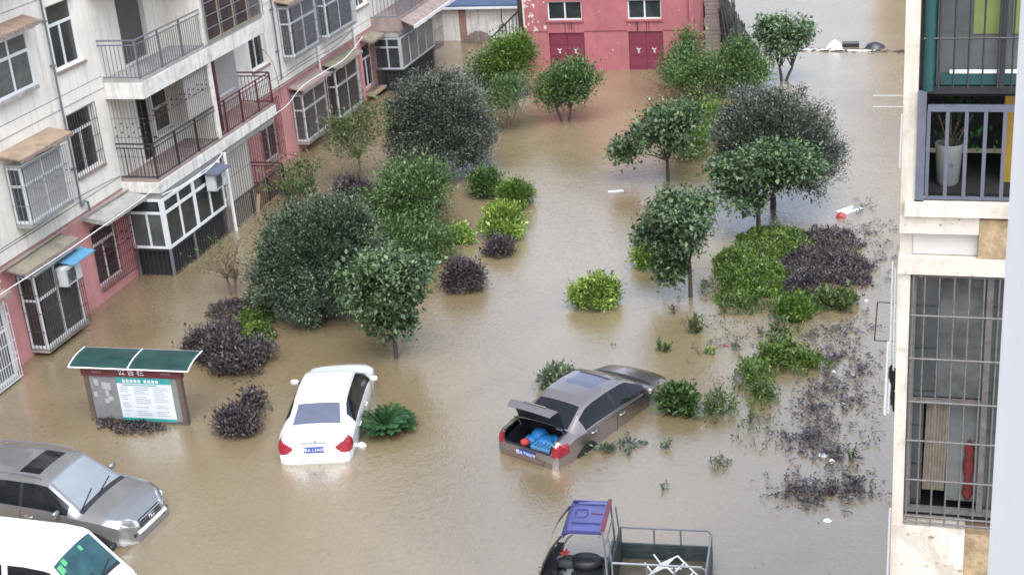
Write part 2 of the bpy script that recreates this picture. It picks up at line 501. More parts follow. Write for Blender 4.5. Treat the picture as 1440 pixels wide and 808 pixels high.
# string courses between storeys (three stretches between balconies)
for z in (2.785, 5.79, 8.79, 11.79, 14.79):
    for (a, b) in ((Y0, 35.42), (43.55, 55.7)):
        sc_ = MB().box(XF - .05, a, z, XF + .022, b, z + .31).build('string_course', 'cream_plaster', lb)
        for zz in (z - .016, z + .311): MB().box(XF - .04, a, zz, XF + .012, b, zz + .015).build('joint_line', 'groove_grime', sc_)
MB().box(-33.2, Y0 - .2, ZT + .003, XF + .35, Y1 + .2, ZT + .5).build('roof', 'concrete', lb)

def frame_rect(mb, to3, u0, u1, v0, v1, w, d0, d1):
    for (a, b, c, d) in ((u0, u1, v0, v0 + w), (u0, u1, v1 - w, v1), (u0, u0 + w, v0 + w, v1 - w), (u1 - w, u1, v0 + w, v1 - w)):
        p, q = to3(a, c, d0), to3(b, d, d1)
        mb.box(*p, *q)
def flat_window(parent, to3, u0, u1, v0, v1, fm='white_frame', gm='dark_glass', depth=.12, transom=.68, sill='rusty_edge', cols=2):
    mb = MB(); fw = .055
    frame_rect(mb, to3, u0, u1, v0, v1, fw, depth, depth + .07)
    vt = v0 + (v1 - v0) * transom if transom else v1 - fw
    if transom: mb.box(*to3(u0 + fw, vt - .04, depth), *to3(u1 - fw, vt + .04, depth + .06))
    for k in range(1, cols):
        u = u0 + (u1 - u0) * k / cols
        mb.box(*to3(u - .03, v0 + fw, depth), *to3(u + .03, vt - (.04 if transom else 0), depth + .06))
    win = mb.build('window', fm, parent)
    for k in range(cols):
        a = u0 + (u1 - u0) * k / cols; b = u0 + (u1 - u0) * (k + 1) / cols
        MB().box(*to3(a + .02, v0 + .02, depth + .03), *to3(b - .02, vt, depth + .042)).build('pane', gm, win)
    if transom: MB().box(*to3(u0 + .02, vt + .01, depth + .03), *to3(u1 - .02, v1 - .02, depth + .042)).build('pane', gm, win)
    MB().box(*to3(u0 - .06, v0 - .07, -.07), *to3(u1 + .06, v0 - .002, depth)).build('sill', sill, win)
    return win
for (a, b, c, d) in holes_hi: flat_window(lb, to3, a, b, c, d, cols=2)
for (a, b, c, d) in holes_lo: flat_window(lb, to3, a, b, c, d, cols=2, depth=.1)
# balcony doors and back windows
for i, (a, b, c, d) in enumerate(doors + doors_lo):
    m = 'brown_door' if i == 0 else ('dark_void' if i == 1 else ('red_door' if i == 3 else None))
    if m:
        dr = MB().box(XF - .2, a + .03, c, XF - .15, b - .03, d - .03).build('door', m, lb)
        MB().box(XF - .15, a + .12, c + 1.0, XF - .11, a + .2, c + 1.06).build('handle', 'steel_bar', dr)
    else:
        flat_window(lb, to3, a, b, c, d, gm='dark_glass', transom=.5, sill='white_frame', cols=1)

# grilles over windows in column B (flush iron bars)
def grille(parent, to3, u0, u1, v0, v1, d, su=.11, sv=.4, r=.008, m='brown_iron', name='grille', dots=0):
    mb = MB()
    n = max(1, round((u1 - u0) / su))
    for k in range(n + 1):
        u = u0 + (u1 - u0) * k / n
        p = to3(u, v0, d); q = to3(u, v1, d); mb.tube([p, q], r, 4)
    n = max(1, round((v1 - v0) / sv))
    for k in range(n + 1):
        v = v0 + (v1 - v0) * k / n
        mb.tube([to3(u0, v, d), to3(u1, v, d)], r * 1.1, 4)
    for k in range(dots):
        u = u0 + (u1 - u0) * (k + .5) / dots
        for dv in (.52, .63):
            v = v0 + (v1 - v0) * (dv if k % 2 == 0 else dv + .05)
            p = Vector(to3(u, v, d)); mb.box(p.x - .02, p.y - .02, p.z - .02, p.x + .02, p.y + .02, p.z + .02)
    return mb.build(name, m, parent)
grille(lb, to3, 33.36, 34.8, 3.72, 5.55, -.03, .12, .45, .009)
grille(lb, to3, 33.3, 35.36, .36, 2.3, -.16, .11, .3, .009, 'red_iron', dots=8)
grille(lb, to3, 44.4, 46.2, .3, 2.5, -.05, .13, .5, .010, 'red_iron')
grille(lb, to3, 54.3, 55.6, .4, 2.2, -.3, .12, .4, .010)

def awning(parent, y0, y1, ztop, drop, proj, m, t=.05, edge='rusty_edge', over=.12):
    pts = [(XF, y0 - over, ztop), (XF + proj, y0 - over, ztop - drop), (XF + proj, y1 + over, ztop - drop), (XF, y1 + over, ztop)]
    a = MB().slab(pts, (0, 0, -t)).build('awning', m, parent)
    mb = MB(); n = 14
    for k in range(n):     # ragged front lip
        ya = y0 - over + (y1 - y0 + 2 * over) * k / n; yb = y0 - over + (y1 - y0 + 2 * over) * (k + 1) / n
        h = random.uniform(.03, .085)
        mb.box(XF + proj - .02, ya, ztop - drop - t - h, XF + proj + .012, yb - .004, ztop - drop - .004 + random.uniform(-.01, .012))
    mb.build('awning_lip', edge, a)
    return a
def bay(y0, y1, z0, z1, dep=.42, fm='white_frame', gm='dark_glass', cols=2, trans=.66, bars=None, slab='concrete', shut=False, name='bay_window'):
    """window box standing proud of the wall: frame, side and front panes, floor slab"""
    xo = XF + dep; fw = .07
    mb = MB()
    fr = lambda u, v, d: (xo - d, u, v)
    frame_rect(mb, fr, y0, y1, z0, z1, fw, 0, .06)
    vt = z0 + (z1 - z0) * trans
    mb.box(xo - .055, y0 + fw, vt - .04, xo - .004, y1 - fw, vt + .04)
    for k in range(1, cols):
        u = y0 + (y1 - y0) * k / cols
        mb.box(xo - .05, u - .03, z0 + fw, xo - .006, u + .03, z1 - fw)
    for ys in (y0, y1 - .06):                      # side frames
        for (xa, xb) in ((XF, XF + .05), ):
            mb.box(xa, ys, z0, xb, ys + .06, z1)
        mb.box(XF + .05, ys, z0, xo - .06, ys + .06, z0 + fw); mb.box(XF + .05, ys, z1 - fw, xo - .06, ys + .06, z1)
        mb.box(XF + .05, ys + .004, vt - .03, xo - .06, ys + .056, vt + .03)
    mb.box(XF, y0, z1, xo, y1, z1 + .03)
    o = mb.build(name, fm, lb)
    for k in range(cols):
        a = y0 + (y1 - y0) * k / cols; b = y0 + (y1 - y0) * (k + 1) / cols
        MB().box(xo - .04, a + .025, z0 + .03, xo - .03, b - .025, vt).build('pane', gm, o)
        MB().box(xo - .04, a + .025, vt + .01, xo - .03, b - .025, z1 - .03).build('pane', gm, o)
    for ys in (y0 + .025, y1 - .035):
        MB().box(XF + .03, ys, z0 + .03, xo - .03, ys + .01, z1 - .03).build('pane', gm, o)
    MB().box(XF, y0 - .05, z0 - .1, xo + .06, y1 + .05, z0 - .003).build('floor_slab', slab, o)
    if shut:
        MB().box(xo - .028, y0 + .09, z0 + .08, xo - .018, y1 - .09, z1 - .1).build('blind', 'curtain', o)
    if bars:
        gx = lambda u, v, d: (xo + .12 - d, u, v)
        g = grille(o, gx, y0 - .05, y1 + .05, z0 - .02, z1 + .02, 0, .1, .5, .009, bars, dots=8 if shut else 0)
        gy = lambda u, v, d: (u, y0 - .05 - d, v)
        grille(o, gy, XF + .02, xo + .12, z0 - .02, z1 + .02, 0, .12, .5, .009, bars)
    return o
# column A (left of the drainpipe)
b = bay(30.35, 32.25, 3.55, 5.08, .42, bars='steel_bar', shut=True); awning(b, 30.2, 32.4, 5.5, .12, .72, 'tan_awning')
b = bay(30.45, 32.2, 6.75, 8.2, .12, gm='grey_glass'); awning(b, 30.2, 32.3, 8.56, .14, .5, 'brown_awning')
b = bay(29.85, 31.75, .22, 2.28, .48, bars='brown_iron'); awning(b, 29.4, 31.75, 2.72, .12, .7, 'mossy_awning')
b = bay(26.6, 28.5, .12, 2.1, .42, gm='grey_glass', bars='pvc'); awning(b, 26.5, 28.6, 2.5, .12, .65, 'brown_awning')
for z in (3.55, 6.6): b = bay(26.6, 28.5, z, z + 1.6, .35); awning(b, 26.5, 28.6, z + 2, .12, .6, 'brown_awning')
for (ya, yb) in ((18.0, 19.9), (14.6, 16.5), (8.2, 10.1)):
    for z in STO[:4]: bay(ya, yb, z + .55, z + 2.15, .4)
# columns D and E further along
b = bay(47.15, 49.45, 3.65, 5.45, .42, gm='grey_glass', bars='grey_iron'); awning(b, 47.1, 49.5, 5.72, .1, .55, 'tan_awning')
b = bay(50.35, 52.95, 3.6, 5.4, .42, gm='grey_glass', bars='grey_iron')
b = bay(47.35, 49.5, .42, 2.2, .42, gm='grey_glass', bars='brown_iron'); awning(b, 47.2, 49.6, 2.55, .12, .62, 'pink_concrete')
b = bay(50.5, 52.75, .36, 2.25, .42, gm='dark_glass', bars='brown_iron'); awning(b, 50.4, 52.9, 2.55, .12, .62, 'mossy_awning')
for z in (6.65, 9.65, 12.65, 15.6):
    for (ya, yb) in ((47.2, 49.4), (50.4, 52.9), (30.4, 32.3)):
        if not (z < 7 and ya < 40): bay(ya, yb, z, z + 1.65, .4, gm='grey_glass')
# canopies above flat windows of the ground floor
cn = MB().slab([(XF, 33.15, 2.7), (XF + .78, 33.15, 2.58), (XF + .78, 35.38, 2.58), (XF, 35.38, 2.7)], (0, 0, -.13)).build('canopy', 'concrete', lb)
cn = MB().slab([(XF, 54.2, 2.62), (XF + .6, 54.2, 2.5), (XF + .6, 55.6, 2.5), (XF, 55.6, 2.62)], (0, 0, -.1)).build('canopy', 'mossy_awning', lb)
MB().box(XF, 54.2, .2, XF + .42, 55.6, .3).build('window_shelf', 'tan_awning', lb)
# drainpipes
def pipe(y, z0, z1, r, m, x=XF + .09, clamps=(), foot=True):
    p = MB().tube([(x, y, z1), (x, y, z0)], r, 8).build('drainpipe', m, lb, True)
    for z in clamps:
        MB().box(XF, y - r - .02, z - .025, x + r + .01, y + r + .02, z + .025).build('pipe_clamp', m, p)
    return p
pipe(33.16, 3.0, 18.0, .03, 'grey_iron', clamps=(7.0, 5.2, 4.1, 8.2))
MB().tube([(XF + .09, 33.16, 3.02), (XF + .12, 33.3, 3.12), (XF + .13, 33.42, 3.05), (XF + .13, 33.45, 2.72)], .035, 8).build('pipe_elbow', 'grey_iron', lb, True)
pipe(28.95, -.4, 3.0, .055, 'pvc', clamps=(.5, 1.6, 2.5))
pipe(53.55, -.4, 6.0, .05, 'pvc', clamps=(.8, 2.2, 4.2))
pipe(46.6, 3.0, 18.0, .03, 'grey_iron', clamps=(4.0, 5.5))
pipe(49.95, -.3, 3.4, .045, 'pvc', clamps=(1.0,))
MB().tube([(XF + .2, 27, 2.74), (XF + .2, 33, 2.78), (XF + .2, 35.4, 2.72)], .03, 6).build('conduit', 'pink_concrete', lb, True)
MB().tube([(XF + .08, 43.6, 2.74), (XF + .08, 53.4, 2.74)], .035, 6).build('conduit', 'pink_concrete', lb, True)

# balconies between 35.45 and 43.5
BY0, BY1, BM = 35.42, 43.5, 39.48
def balcony_slab(z0, z1, ya=BY0, yb=BY1, m='white_plaster', xo=XB):
    return MB().box(XF - .02, ya, z0, xo, yb, z1).build('balcony_slab', m, lb)
s3 = balcony_slab(5.44, 5.9)
MB().box(XF, BY0 + .04, 5.9, XB - .03, BY1 - .04, 6.0).build('kerb', 'concrete', s3)
s2 = balcony_slab(2.62, 2.94)
MB().box(XF, BY0 + .1, 2.4, XB - .1, BY1 - .1, 2.617).build('soffit_beam', 'concrete', s2)
MB().box(XF, BY0 + .04, 2.94, XB - .03, BY1 - .04, 3.03).build('kerb', 'pink_concrete', s2)
for z in (8.44, 11.44, 14.44): balcony_slab(z, z + .46)
for (z0, z1) in ((6.0, 8.44), (3.03, 5.44), (9.0, 11.44), (12.0, 14.44)):
    MB().box(XB - .15, BM - .075, z0, XB - .012, BM + .075, z1).build('post', 'white_plaster', lb)
    MB().box(XF, BM - .06, z0, XB - .15, BM + .06, z1).build('party_wall', 'cream_plaster', lb)
BAL = {}
def railing(path, z, h, m, step=.125, posts=(), r=.011, double=True, name='railing'):
    """path: list of (x,y); top rails, bottom rail and single balusters"""
    mb = MB()
    for zz, rr in ((z + h, .026), (z + h - .13, .02)) if double else ((z + h, .026),):
        mb.tube([(x, y, zz) for x, y in path], rr, 6)
    mb.tube([(x, y, z + .05) for x, y in path], .018, 6)
    for (x, y) in posts: mb.box(x - .025, y - .025, z, x + .025, y + .025, z + h)
    o = mb.build(name, m, lb)
    key = (round(h, 3), m, r)
    if key not in BAL: BAL[key] = MB().tube([(0, 0, 0), (0, 0, h - (.14 if double else .02) - .05)], r, 4).mesh('baluster', m)
    for (p, q) in zip(path[:-1], path[1:]):
        L = math.hypot(q[0] - p[0], q[1] - p[1]); n = max(1, int(L / step))
        for k in range(1, n):
            t = k / n
            link('baluster', BAL[key], o, Vector((p[0] + (q[0] - p[0]) * t, p[1] + (q[1] - p[1]) * t, z + .05)) - ORG[o.name])
    return o
xr = XB - .06
railing([(XF, BY0 + .08), (xr, BY0 + .08), (xr, BM - .1)], 6.0, 1.1, 'grey_iron', posts=((xr, BY0 + .08), (xr, 36.8), (xr, 38.1)))
railing([(XF, BY0 + .08), (xr, BY0 + .08), (xr, BM - .1)], 3.03, 1.05, 'black_iron', posts=((xr, BY0 + .08), (xr, 36.8), (xr, 38.1)))
tag(railing([(xr, BM + .1), (xr, BY1 - .06), (XF, BY1 - .06)], 3.03, 1.05, 'red_iron', posts=((xr, BM + .6), (xr, 41.2), (xr, 42.4), (xr, BY1 - .06))), 'dark red balcony railing')
railing([(xr, BM + .1), (xr, BY1 - .06), (XF, BY1 - .06)], 9.0, 1.1, 'grey_iron')
railing([(XF, BY0 + .08), (xr, BY0 + .08), (xr, BM - .1)], 9.0, 1.1, 'grey_iron')
# top right half: enclosed with yellowish frame and wire bars
fr = lambda u, v, d: (XB - .03 - d, u, v)
mb = MB(); frame_rect(mb, fr, BM + .1, BY1, 6.0, 8.42, .07, 0, .06)
for k in range(1, 4):
    u = BM + .1 + (BY1 - BM - .1) * k / 4; mb.box(*fr(u - .035, 6.07, 0), *fr(u + .035, 8.35, .05))
en = mb.build('balcony_enclosure', 'yellow_frame', lb)
for k in range(4):
    a = BM + .1 + (BY1 - BM - .1) * k / 4; b = a + (BY1 - BM - .1) / 4
    MB().box(*fr(a + .03, 6.03, .02), *fr(b - .03, 8.39, .032)).build('pane', 'dark_glass' if k < 3 else 'grey_glass', en)
grille(en, fr, BM + .1, BY1, 6.05, 8.4, -.06, .9, .42, .014, 'steel_bar')
MB().box(XF, BY1 - .05, 6.0, XB - .09, BY1, 8.42).build('end_panel', 'white_plaster', en)
# middle left half: light grille to the ceiling plus hanging sheet
g = grille(lb, lambda u, v, d: (XB - .1 - d, u, v), BY0 + .1, BM - .1, 4.0, 5.42, 0, .12, .7, .007, 'brown_iron', dots=14)
grille(g, lambda u, v, d: (u, BY0 + .1 - d, v), XF, XB - .1, 3.1, 5.42, 0, .12, .6, .007, 'brown_iron', dots=6)
mb = MB()
pts = [(XB - .18 + .035 * (k % 2), 38.0 + .07 * k) for k in range(20)]
for p, q in zip(pts[:-1], pts[1:]): mb.poly([(p[0], p[1], 4.05), (q[0], q[1], 4.05), (q[0], q[1], 5.38), (p[0], p[1], 5.38)])
mb.build('balcony_blind', 'curtain', lb)
MB().box(XB - .5, 40.0, 3.03, XB - .3, 40.3, 5.44).build('dark_red_pillar', 'red_iron', lb)
mb = MB(); mb.box(XF + .01, 41.2, 3.1, XF + .04, 43.4, 5.4); mb.build('lace_panel', 'curtain', lb)
# ground floor: glazed enclosure, left half
z0, z1 = .88, 2.42
mb = MB()
frame_rect(mb, lambda u, v, d: (XB + .0 - d, u, v), BY0, 39.12, z0, z1, .08, 0, .07)
vt = z0 + (z1 - z0) * .72
mb.box(XB - .06, BY0 + .08, vt - .045, XB - .004, 39.04, vt + .045)
for k in (1, 2, 3):
    u = BY0 + (39.12 - BY0) * k / 4; ww = .075 if k == 2 else .035
    mb.box(XB - .065, u - ww, z0 + .08, XB - .002, u + ww, z1 - .08)
frame_rect(mb, lambda u, v, d: (u, BY0 + d, v), XF + .02, XB - .08, z0, z1, .07, 0, .06)
mb.box(XF + .09, BY0 + .005, vt - .04, XB - .15, BY0 + .055, vt + .04)
mb.box((XF + XB) / 2 - .03, BY0 + .004, z0 + .07, (XF + XB) / 2 + .03, BY0 + .05, vt - .04)
en = mb.build('balcony_enclosure', 'white_frame', lb)
for k in range(4):
    a = BY0 + (39.12 - BY0) * k / 4; b = a + (39.12 - BY0) / 4
    MB().box(XB - .045, a + .03, z0 + .03, XB - .033, b - .03, vt).build('pane', 'dark_glass', en)
    MB().box(XB - .045, a + .03, vt + .01, XB - .033, b - .03, z1 - .03).build('pane', 'dark_glass', en)
for k in range(2):
    a = XF + .04 + k * (XB - XF - .1) / 2; b = a + (XB - XF - .1) / 2
    MB().box(a, BY0 + .03, z0 + .03, b - .02, BY0 + .042, vt).build('pane', 'grey_glass', en)
MB().box(XF + .04, BY0 + .03, vt + .01, XB - .08, BY0 + .042, z1 - .03).build('pane', 'dark_glass', en)
MB().box(XF, BY0 + .12, -.5, XB - .16, 39.1, .8).build('skirting', 'dark_void', en)
for (x, y) in ((XB - .03, BY0 + .02), (XB - .03, 36.9), (XB - .03, 39.1), (XF + .1, BY0 + .02)):
    MB().box(x - .035, y - .035, -.5, x + .035, y + .035, .875).build('post', 'grey_iron', en)
railing([(XF, BY0 + .02), (XB - .03, BY0 + .02), (XB - .03, 39.1)], -.3, 1.12, 'black_iron', .15, double=False, r=.016, name='fence')
# ground floor right half: pole, iron fence, cream panel behind, grille
MB().tube([(XB + .1, 39.3, 2.6), (XB + .1, 39.3, -.4)], .055, 8).build('white_pole', 'pvc', lb, True)
MB().box(XF + .003, 39.5, -.3, XF + .03, 40.36, 2.6).build('panel', 'cream_plaster', lb)
MB().box(XF + .003, 41.44, -.3, XF + .03, 43.4, 2.6).build('panel', 'cream_plaster', lb)
railing([(XB - .03, 39.55), (XB - .03, 43.42)], -.3, 1.12, 'black_iron', .13, double=False, r=.015, posts=((XB - .03, 40.9), (XB - .03, 42.2), (XB - .03, 43.42)), name='fence')
grille(lb, lambda u, v, d: (XB - .06 - d, u, v), 39.55, 43.4, .85, 2.4, 0, .16, .8, .007, 'brown_iron')
tag(railing([(XB - .06, 42.2), (XB - .06, 43.45), (XF, 43.45)], .1, .8, 'red_iron', posts=((XB - .06, 43.45),)), 'short dark red iron rail by the water')
tag(MB().slab([(XB + .0, 40.9, -.3), (XB + .14, 40.86, -.3), (XB + .14, 40.89, -.3), (XB + .0, 40.93, -.3)], (.0, .3, .85)).build('leaning_board', 'tan_awning', lb), 'orange-brown board leaning on the iron fence')
# right end wall return of the wing beyond the balcony
# far balcony stack (G)
GA, GB = 55.62, 60.9
balcony_slab(2.55, 3.1, GA, GB, 'pink_concrete')
MB().box(XF, GA + .05, 2.3, XB - .1, GB - .05, 2.547).build('soffit_beam', 'concrete', lb)
tag(MB().slab([(XB, GA + .3, 2.98), (XB + .55, GA + .3, 2.72), (XB + .55, GB + .6, 2.72), (XB, GB + .6, 2.98)], (0, 0, -.05)).build('awning', 'pink_concrete', lb), 'weathered sheet awning with pale ragged lip')
mb = MB()
for k in range(18):
    a = GA + .3 + (GB + .3 - GA) * k / 18
    mb.box(XB + .53, a, 2.6 + random.uniform(-.03, .03), XB + .58, a + .29, 2.735)
mb.build('awning_lip', 'white_frame', lb)
for z in (5.44, 8.44, 11.44, 14.44): balcony_slab(z, z + .46, GA, GB)
mb = MB()
frame_rect(mb, lambda u, v, d: (XB - d, u, v), GA, 59.7, .95, 2.28, .06, 0, .06)
for k in range(1, 4): u = GA + (59.7 - GA) * k / 4; mb.box(XB - .05, u - .025, 1.01, XB - .005, u + .025, 2.22)
frame_rect(mb, lambda u, v, d: (u, GA + d, v), XF + .02, XB - .065, .95, 2.28, .07, 0, .06)
mb.box((XF + XB) / 2 - .03, GA + .004, 1.02, (XF + XB) / 2 + .03, GA + .05, 2.2)
mb.box(XF + .09, GA + .006, 1.85, XB - .14, GA + .05, 1.92)
en = mb.build('balcony_enclosure', 'grey_frame', lb)
for k in range(4):
    a = GA + (59.7 - GA) * k / 4; b = a + (59.7 - GA) / 4
    MB().box(XB - .04, a + .03, .98, XB - .028, b - .03, 2.25).build('pane', 'grey_glass', en)
for k in range(2):
    a = XF + .05 + k * (XB - XF - .12) / 2; b = a + (XB - XF - .12) / 2
    MB().box(a, GA + .03, .98, b - .02, GA + .042, 2.25).build('pane', 'dark_glass', en)
MB().box(XF, GA + .1, -.5, XB - .12, 59.7, .9).build('skirting', 'dark_void', en)
railing([(XF, GA + .02), (XB - .03, GA + .02), (XB - .03, 59.7)], -.3, 1.2, 'black_iron', .16, double=False, r=.016, name='fence')
railing([(XF, GA + .06), (XB - .06, GA + .06), (XB - .06, GB - .1)], 3.1, 1.3, 'grey_iron', .16, posts=((XB - .06, GA + .06), (XB - .06, 57.5), (XB - .06, 59.2)), r=.014)
grille(lb, lambda u, v, d: (XB - .03 - d, u, v), 59.7, 61.0, .75, 2.3, 0, .14, .7, .010, 'brown_iron')
MB().box(XF, 59.75, .6, XB - .05, 61.0, .75).build('floor_slab', 'pink_concrete', lb)

# air conditioner units hung on the facade
def ac_unit(label, x, y, z, cover, cover_m, ext=(0, 0)):
    t = thing('air_conditioner', label, 'air conditioner', (x, y, z), group='air conditioners hung on the left building')
    MB().box(0, -.38, 0, .3, .38, .5).build('case', 'ac_white', t)
    g = MB()
    for k in range(7): g.box(.3, -.3, .06 + k * .055, .315, .08, .085 + k * .055)
    g.build('vent', 'ac_dark', t)
    fan = MB().lathe([(.17, 0), (.17, .012)], n=16)
    f = fan.build('fan_guard', 'ac_dark', t); f.rotation_euler = (0, PI / 2, 0); f.location = (.302, -.08, .25)
    MB().slab([(-.05, -.5 + ext[0], .6), (.45, -.5 + ext[0], .52), (.45, .5 + ext[1], .52), (-.05, .5 + ext[1], .6)], (0, 0, .03)).build('cover', cover_m, t)
    for y_ in (-.28, .28): MB().box(-.12, y_ - .02, -.05, .32, y_ + .02, -.005).build('bracket', 'grey_iron', t)
    return t
ac_unit('boxy air conditioner with slate-grey cover above the glazed ground-floor balcony', XB + .06, 38.35, 1.8, True, 'slate_cover')
ac_unit('air conditioner with bright blue sheet cover beside the pink wall window', XF + .52, 31.15, 1.62, True, 'blue_sheet', (.35, .45))
# cables
def cable(pts, r, m, label):
    P = [Vector(p) for p in pts]; Q = []
    for i in range(len(P) - 1):
        p0, p1, p2, p3 = P[max(i - 1, 0)], P[i], P[i + 1], P[min(i + 2, len(P) - 1)]
        for k in range(6):
            t = k / 6
            Q.append(.5 * ((2 * p1) + (p2 - p0) * t + (2 * p0 - 5 * p1 + 4 * p2 - p3) * t * t + (3 * p1 - p0 - 3 * p2 + p3) * t ** 3))
    Q.append(P[-1])
    return tag(MB().tube(Q, r, 5).build('cable', m, None, True), label, 'cable')
cable([(-21.6, 22, 3.05), (-21.6, 27.2, 2.96), (-21.6, 30.35, 2.92), (-21.65, 34.0, 2.93), (XB - .01, 35.42, 2.88)], .012, 'cable_white', 'white cable strung across the pink ground floor to the balcony corner')
cable([(XB + .03, 35.42, 2.58), (-21.7, 36.5, 2.5), (-21.7, 37.8, 2.43), (-21.7, 38.9, 2.55), (XB + .02, 39.3, 2.62)], .014, 'cable_white', 'white cable sagging under the middle balcony slab')
cable([(XB + .02, 43.4, 2.66), (-22.1, 45.0, 2.52), (-22.4, 47.0, 2.62), (-22.43, 49.2, 2.6), (-22.43, 51.2, 2.58), (-22.6, 53.5, 2.85)], .014, 'cable_white', 'white cable looping past the far ground-floor bay windows')

cable([(XF + .05, 22, 3.35), (XF + .05, 30, 3.2), (XF + .06, 33.4, 3.28), (XF + .04, 35.4, 3.14)], .008, 'black_iron', 'thin dark cable stapled above the pink ground floor, near stretch')
cable([(XF + .05, 43.6, 5.6), (XF + .12, 45.6, 4.2), (XF + .1, 46.2, 3.3), (XF + .1, 46.3, 2.2)], .009, 'black_iron', 'thin dark cable dropping down the wall right of the red balcony')
cable([(XF + .1, 46.3, 3.0), (XF + .25, 48.5, 3.12), (XF + .3, 51.0, 3.05), (XF + .15, 53.5, 3.2)], .011, 'black_iron', 'thin dark cable sagging above the far ground-floor bays')
# ================================================================== RED STORAGE BUILDING
rb = thing('red_building', 'red painted storage building with two maroon double doors at the courtyard end', 'building', (-13.8, 62, 0), world_geo=True)
RY, RX0, RX1, RZ = 59.0, -17.46, -10.2, 4.3
rt3 = lambda u, v, d: (u, RY + d, v)
wins = [(-16.4, -14.9, 2.15, 2.95), (-12.95, -11.52, 2.15, 2.97)]
drs = [(-16.4, -14.85, -.6, 1.62), (-12.95, -11.48, -.6, 1.65)]
mb = holed(MB(), rt3, RX0, RX1, -.62, RZ, wins + drs, .18)
mb.poly([(RX0, 67, -.62), (RX0, RY, -.62), (RX0, RY, RZ), (RX0, 67, RZ)])
mb.poly([(RX1, RY, -.62), (RX1, 67, -.62), (RX1, 67, RZ), (RX1, RY, RZ)])
mb.poly([(RX0, 67, -.62), (RX0, 67, RZ), (RX1, 67, RZ), (RX1, 67, -.62)])
mb.build('wall', 'red_plaster', rb)
MB().box(RX0 - .2, RY - .25, RZ + .002, RX1 + .2, 67.2, RZ + .2).build('roof', 'concrete', rb)
for (a, b) in ((RX0, -16.42), (-14.83, -12.97), (-11.46, RX1)):
    MB().box(a, RY - .014, 1.665, b, RY - .002, 1.69).build('joint_strip', 'maroon', rb)
MB().box(RX1 - .14, RY - .12, -.62, RX1 + .02, RY - .003, RZ - .01).build('pilaster', 'red_plaster', rb)
for k, (a, b, c, d) in enumerate(wins):
    flat_window(rb, rt3, a, b, c, d, transom=None, depth=.1, gm='dark_glass', sill='red_plaster')
    mb = MB()
    for q in range(6):     # rust runs below the sill, thin crusts of a drip line
        u = a + .25 + (b - a - .5) * random.random(); L_ = random.uniform(.15, .5)
        mb.box(u, RY - .006, c - .08 - L_, u + random.uniform(.015, .035), RY - .002, c - .075)
    mb.build('rust_run', 'red_iron', rb)
for k, (a, b, c, d) in enumerate(drs):
    mid = (a + b) / 2
    for (p, q, sgn) in ((a + .02, mid - .008, 1), (mid + .008, b - .02, -1)):
        dr = MB().box(p, RY + .06, c, q, RY + .1, d - .02).build('door_leaf', 'red_door', rb)
        for zz in (.15, .62, 1.1):
            MB().box(p + .03, RY + .045, zz, q - .03, RY + .059, zz + .025).build('door_rib', 'red_door', dr)
        cx, cz = (p + q) / 2 + .03 * sgn, .82
        mk = MB()
        for (x0, z0_, x1, z1_) in ((-.09, .09, .0, .03), (0, .03, .09, .08), (0, .03, -.03, -.07), (-.03, -.07, .05, -.1), (-.03, .03, .04, -.03)):
            mk.slab([(cx + x0, RY + .056, cz + z0_), (cx + x1, RY + .056, cz + z1_), (cx + x1, RY + .056, cz + z1_ + .035), (cx + x0, RY + .056, cz + z0_ + .035)], (0, .006, 0))
        mk.build('painted_mark', 'white_mark', dr)
# peeled paint flakes on the left part of the wall
mb = MB()
for k in range(70):
    u = -17.4 + abs(random.gauss(0, .5)) if k < 48 else random.uniform(-17.4, -10.4)
    if u > -16.5 and k < 48: continue
    v = random.uniform(1.7, 3.6) if k < 48 else random.uniform(.2, 3.3)
    r_ = random.uniform(.02, .09) if k < 48 else random.uniform(.012, .035)
    if any(h[0] - .1 < u < h[1] + .1 and h[2] - .1 < v < h[3] + .1 for h in wins + drs): continue
    n = 7; mb.poly([(u + r_ * random.uniform(.4, 1.1) * math.cos(2 * PI * j / n), RY - .004, v + r_ * random.uniform(.5, 1.7) * math.sin(2 * PI * j / n)) for j in range(n)])
mb.box(RX0 - .02, RY - .006, 1.9, RX0 + .05, RY + .02, 4.2)
tag(mb.build('peeled_paint', 'peeled_white', rb), 'patches of peeled paint on the red wall', kind='stuff')

# low white shed with blue roof between the two buildings
sh = thing('shed', 'low whitewashed shed with blue roof beyond the left building', 'shed', (-20.5, 65.5, 0), world_geo=True)
MB().box(-25, 64.5, -.62, -17.6, 68, 1.62).build('wall', 'white_plaster', sh)
MB().slab([(-25.2, 64.2, 1.66), (-17.5, 64.2, 1.66), (-17.5, 68.2, 2.3), (-25.2, 68.2, 2.3)], (0, 0, .07)).build('roof', 'blue_roof', sh)
MB().box(-25.2, 64.14, 1.56, -17.5, 64.2, 1.66).build('gutter', 'white_frame', sh)
MB().box(-22.25, 64.47, -.6, -21.9, 64.497, 1.55).build('brick_pier', 'brick_red', sh)
mb = MB(); mb.tube([(-20.1, 64.42, 1.5), (-20.15, 64.42, .95), (-20.0, 64.42, .72)], .02, 6)
mb.tube([(-20.1 + .16 * math.cos(a), 64.42, .6 + .16 * math.sin(a)) for a in [k * PI / 6 for k in range(13)]], .025, 6)
mb.build('hanging_hose', 'black_iron', sh)
mb = MB()
n = 24
mb.poly([(-21.9 + 1.15 * k / n, 64.3, .02 + .48 * math.sin(PI * k / n) ** .7 + .05 * math.sin(k * 1.9)) for k in range(n + 1)] + [(-20.75, 64.3, -.3), (-21.9, 64.3, -.3)])
pile = MB()
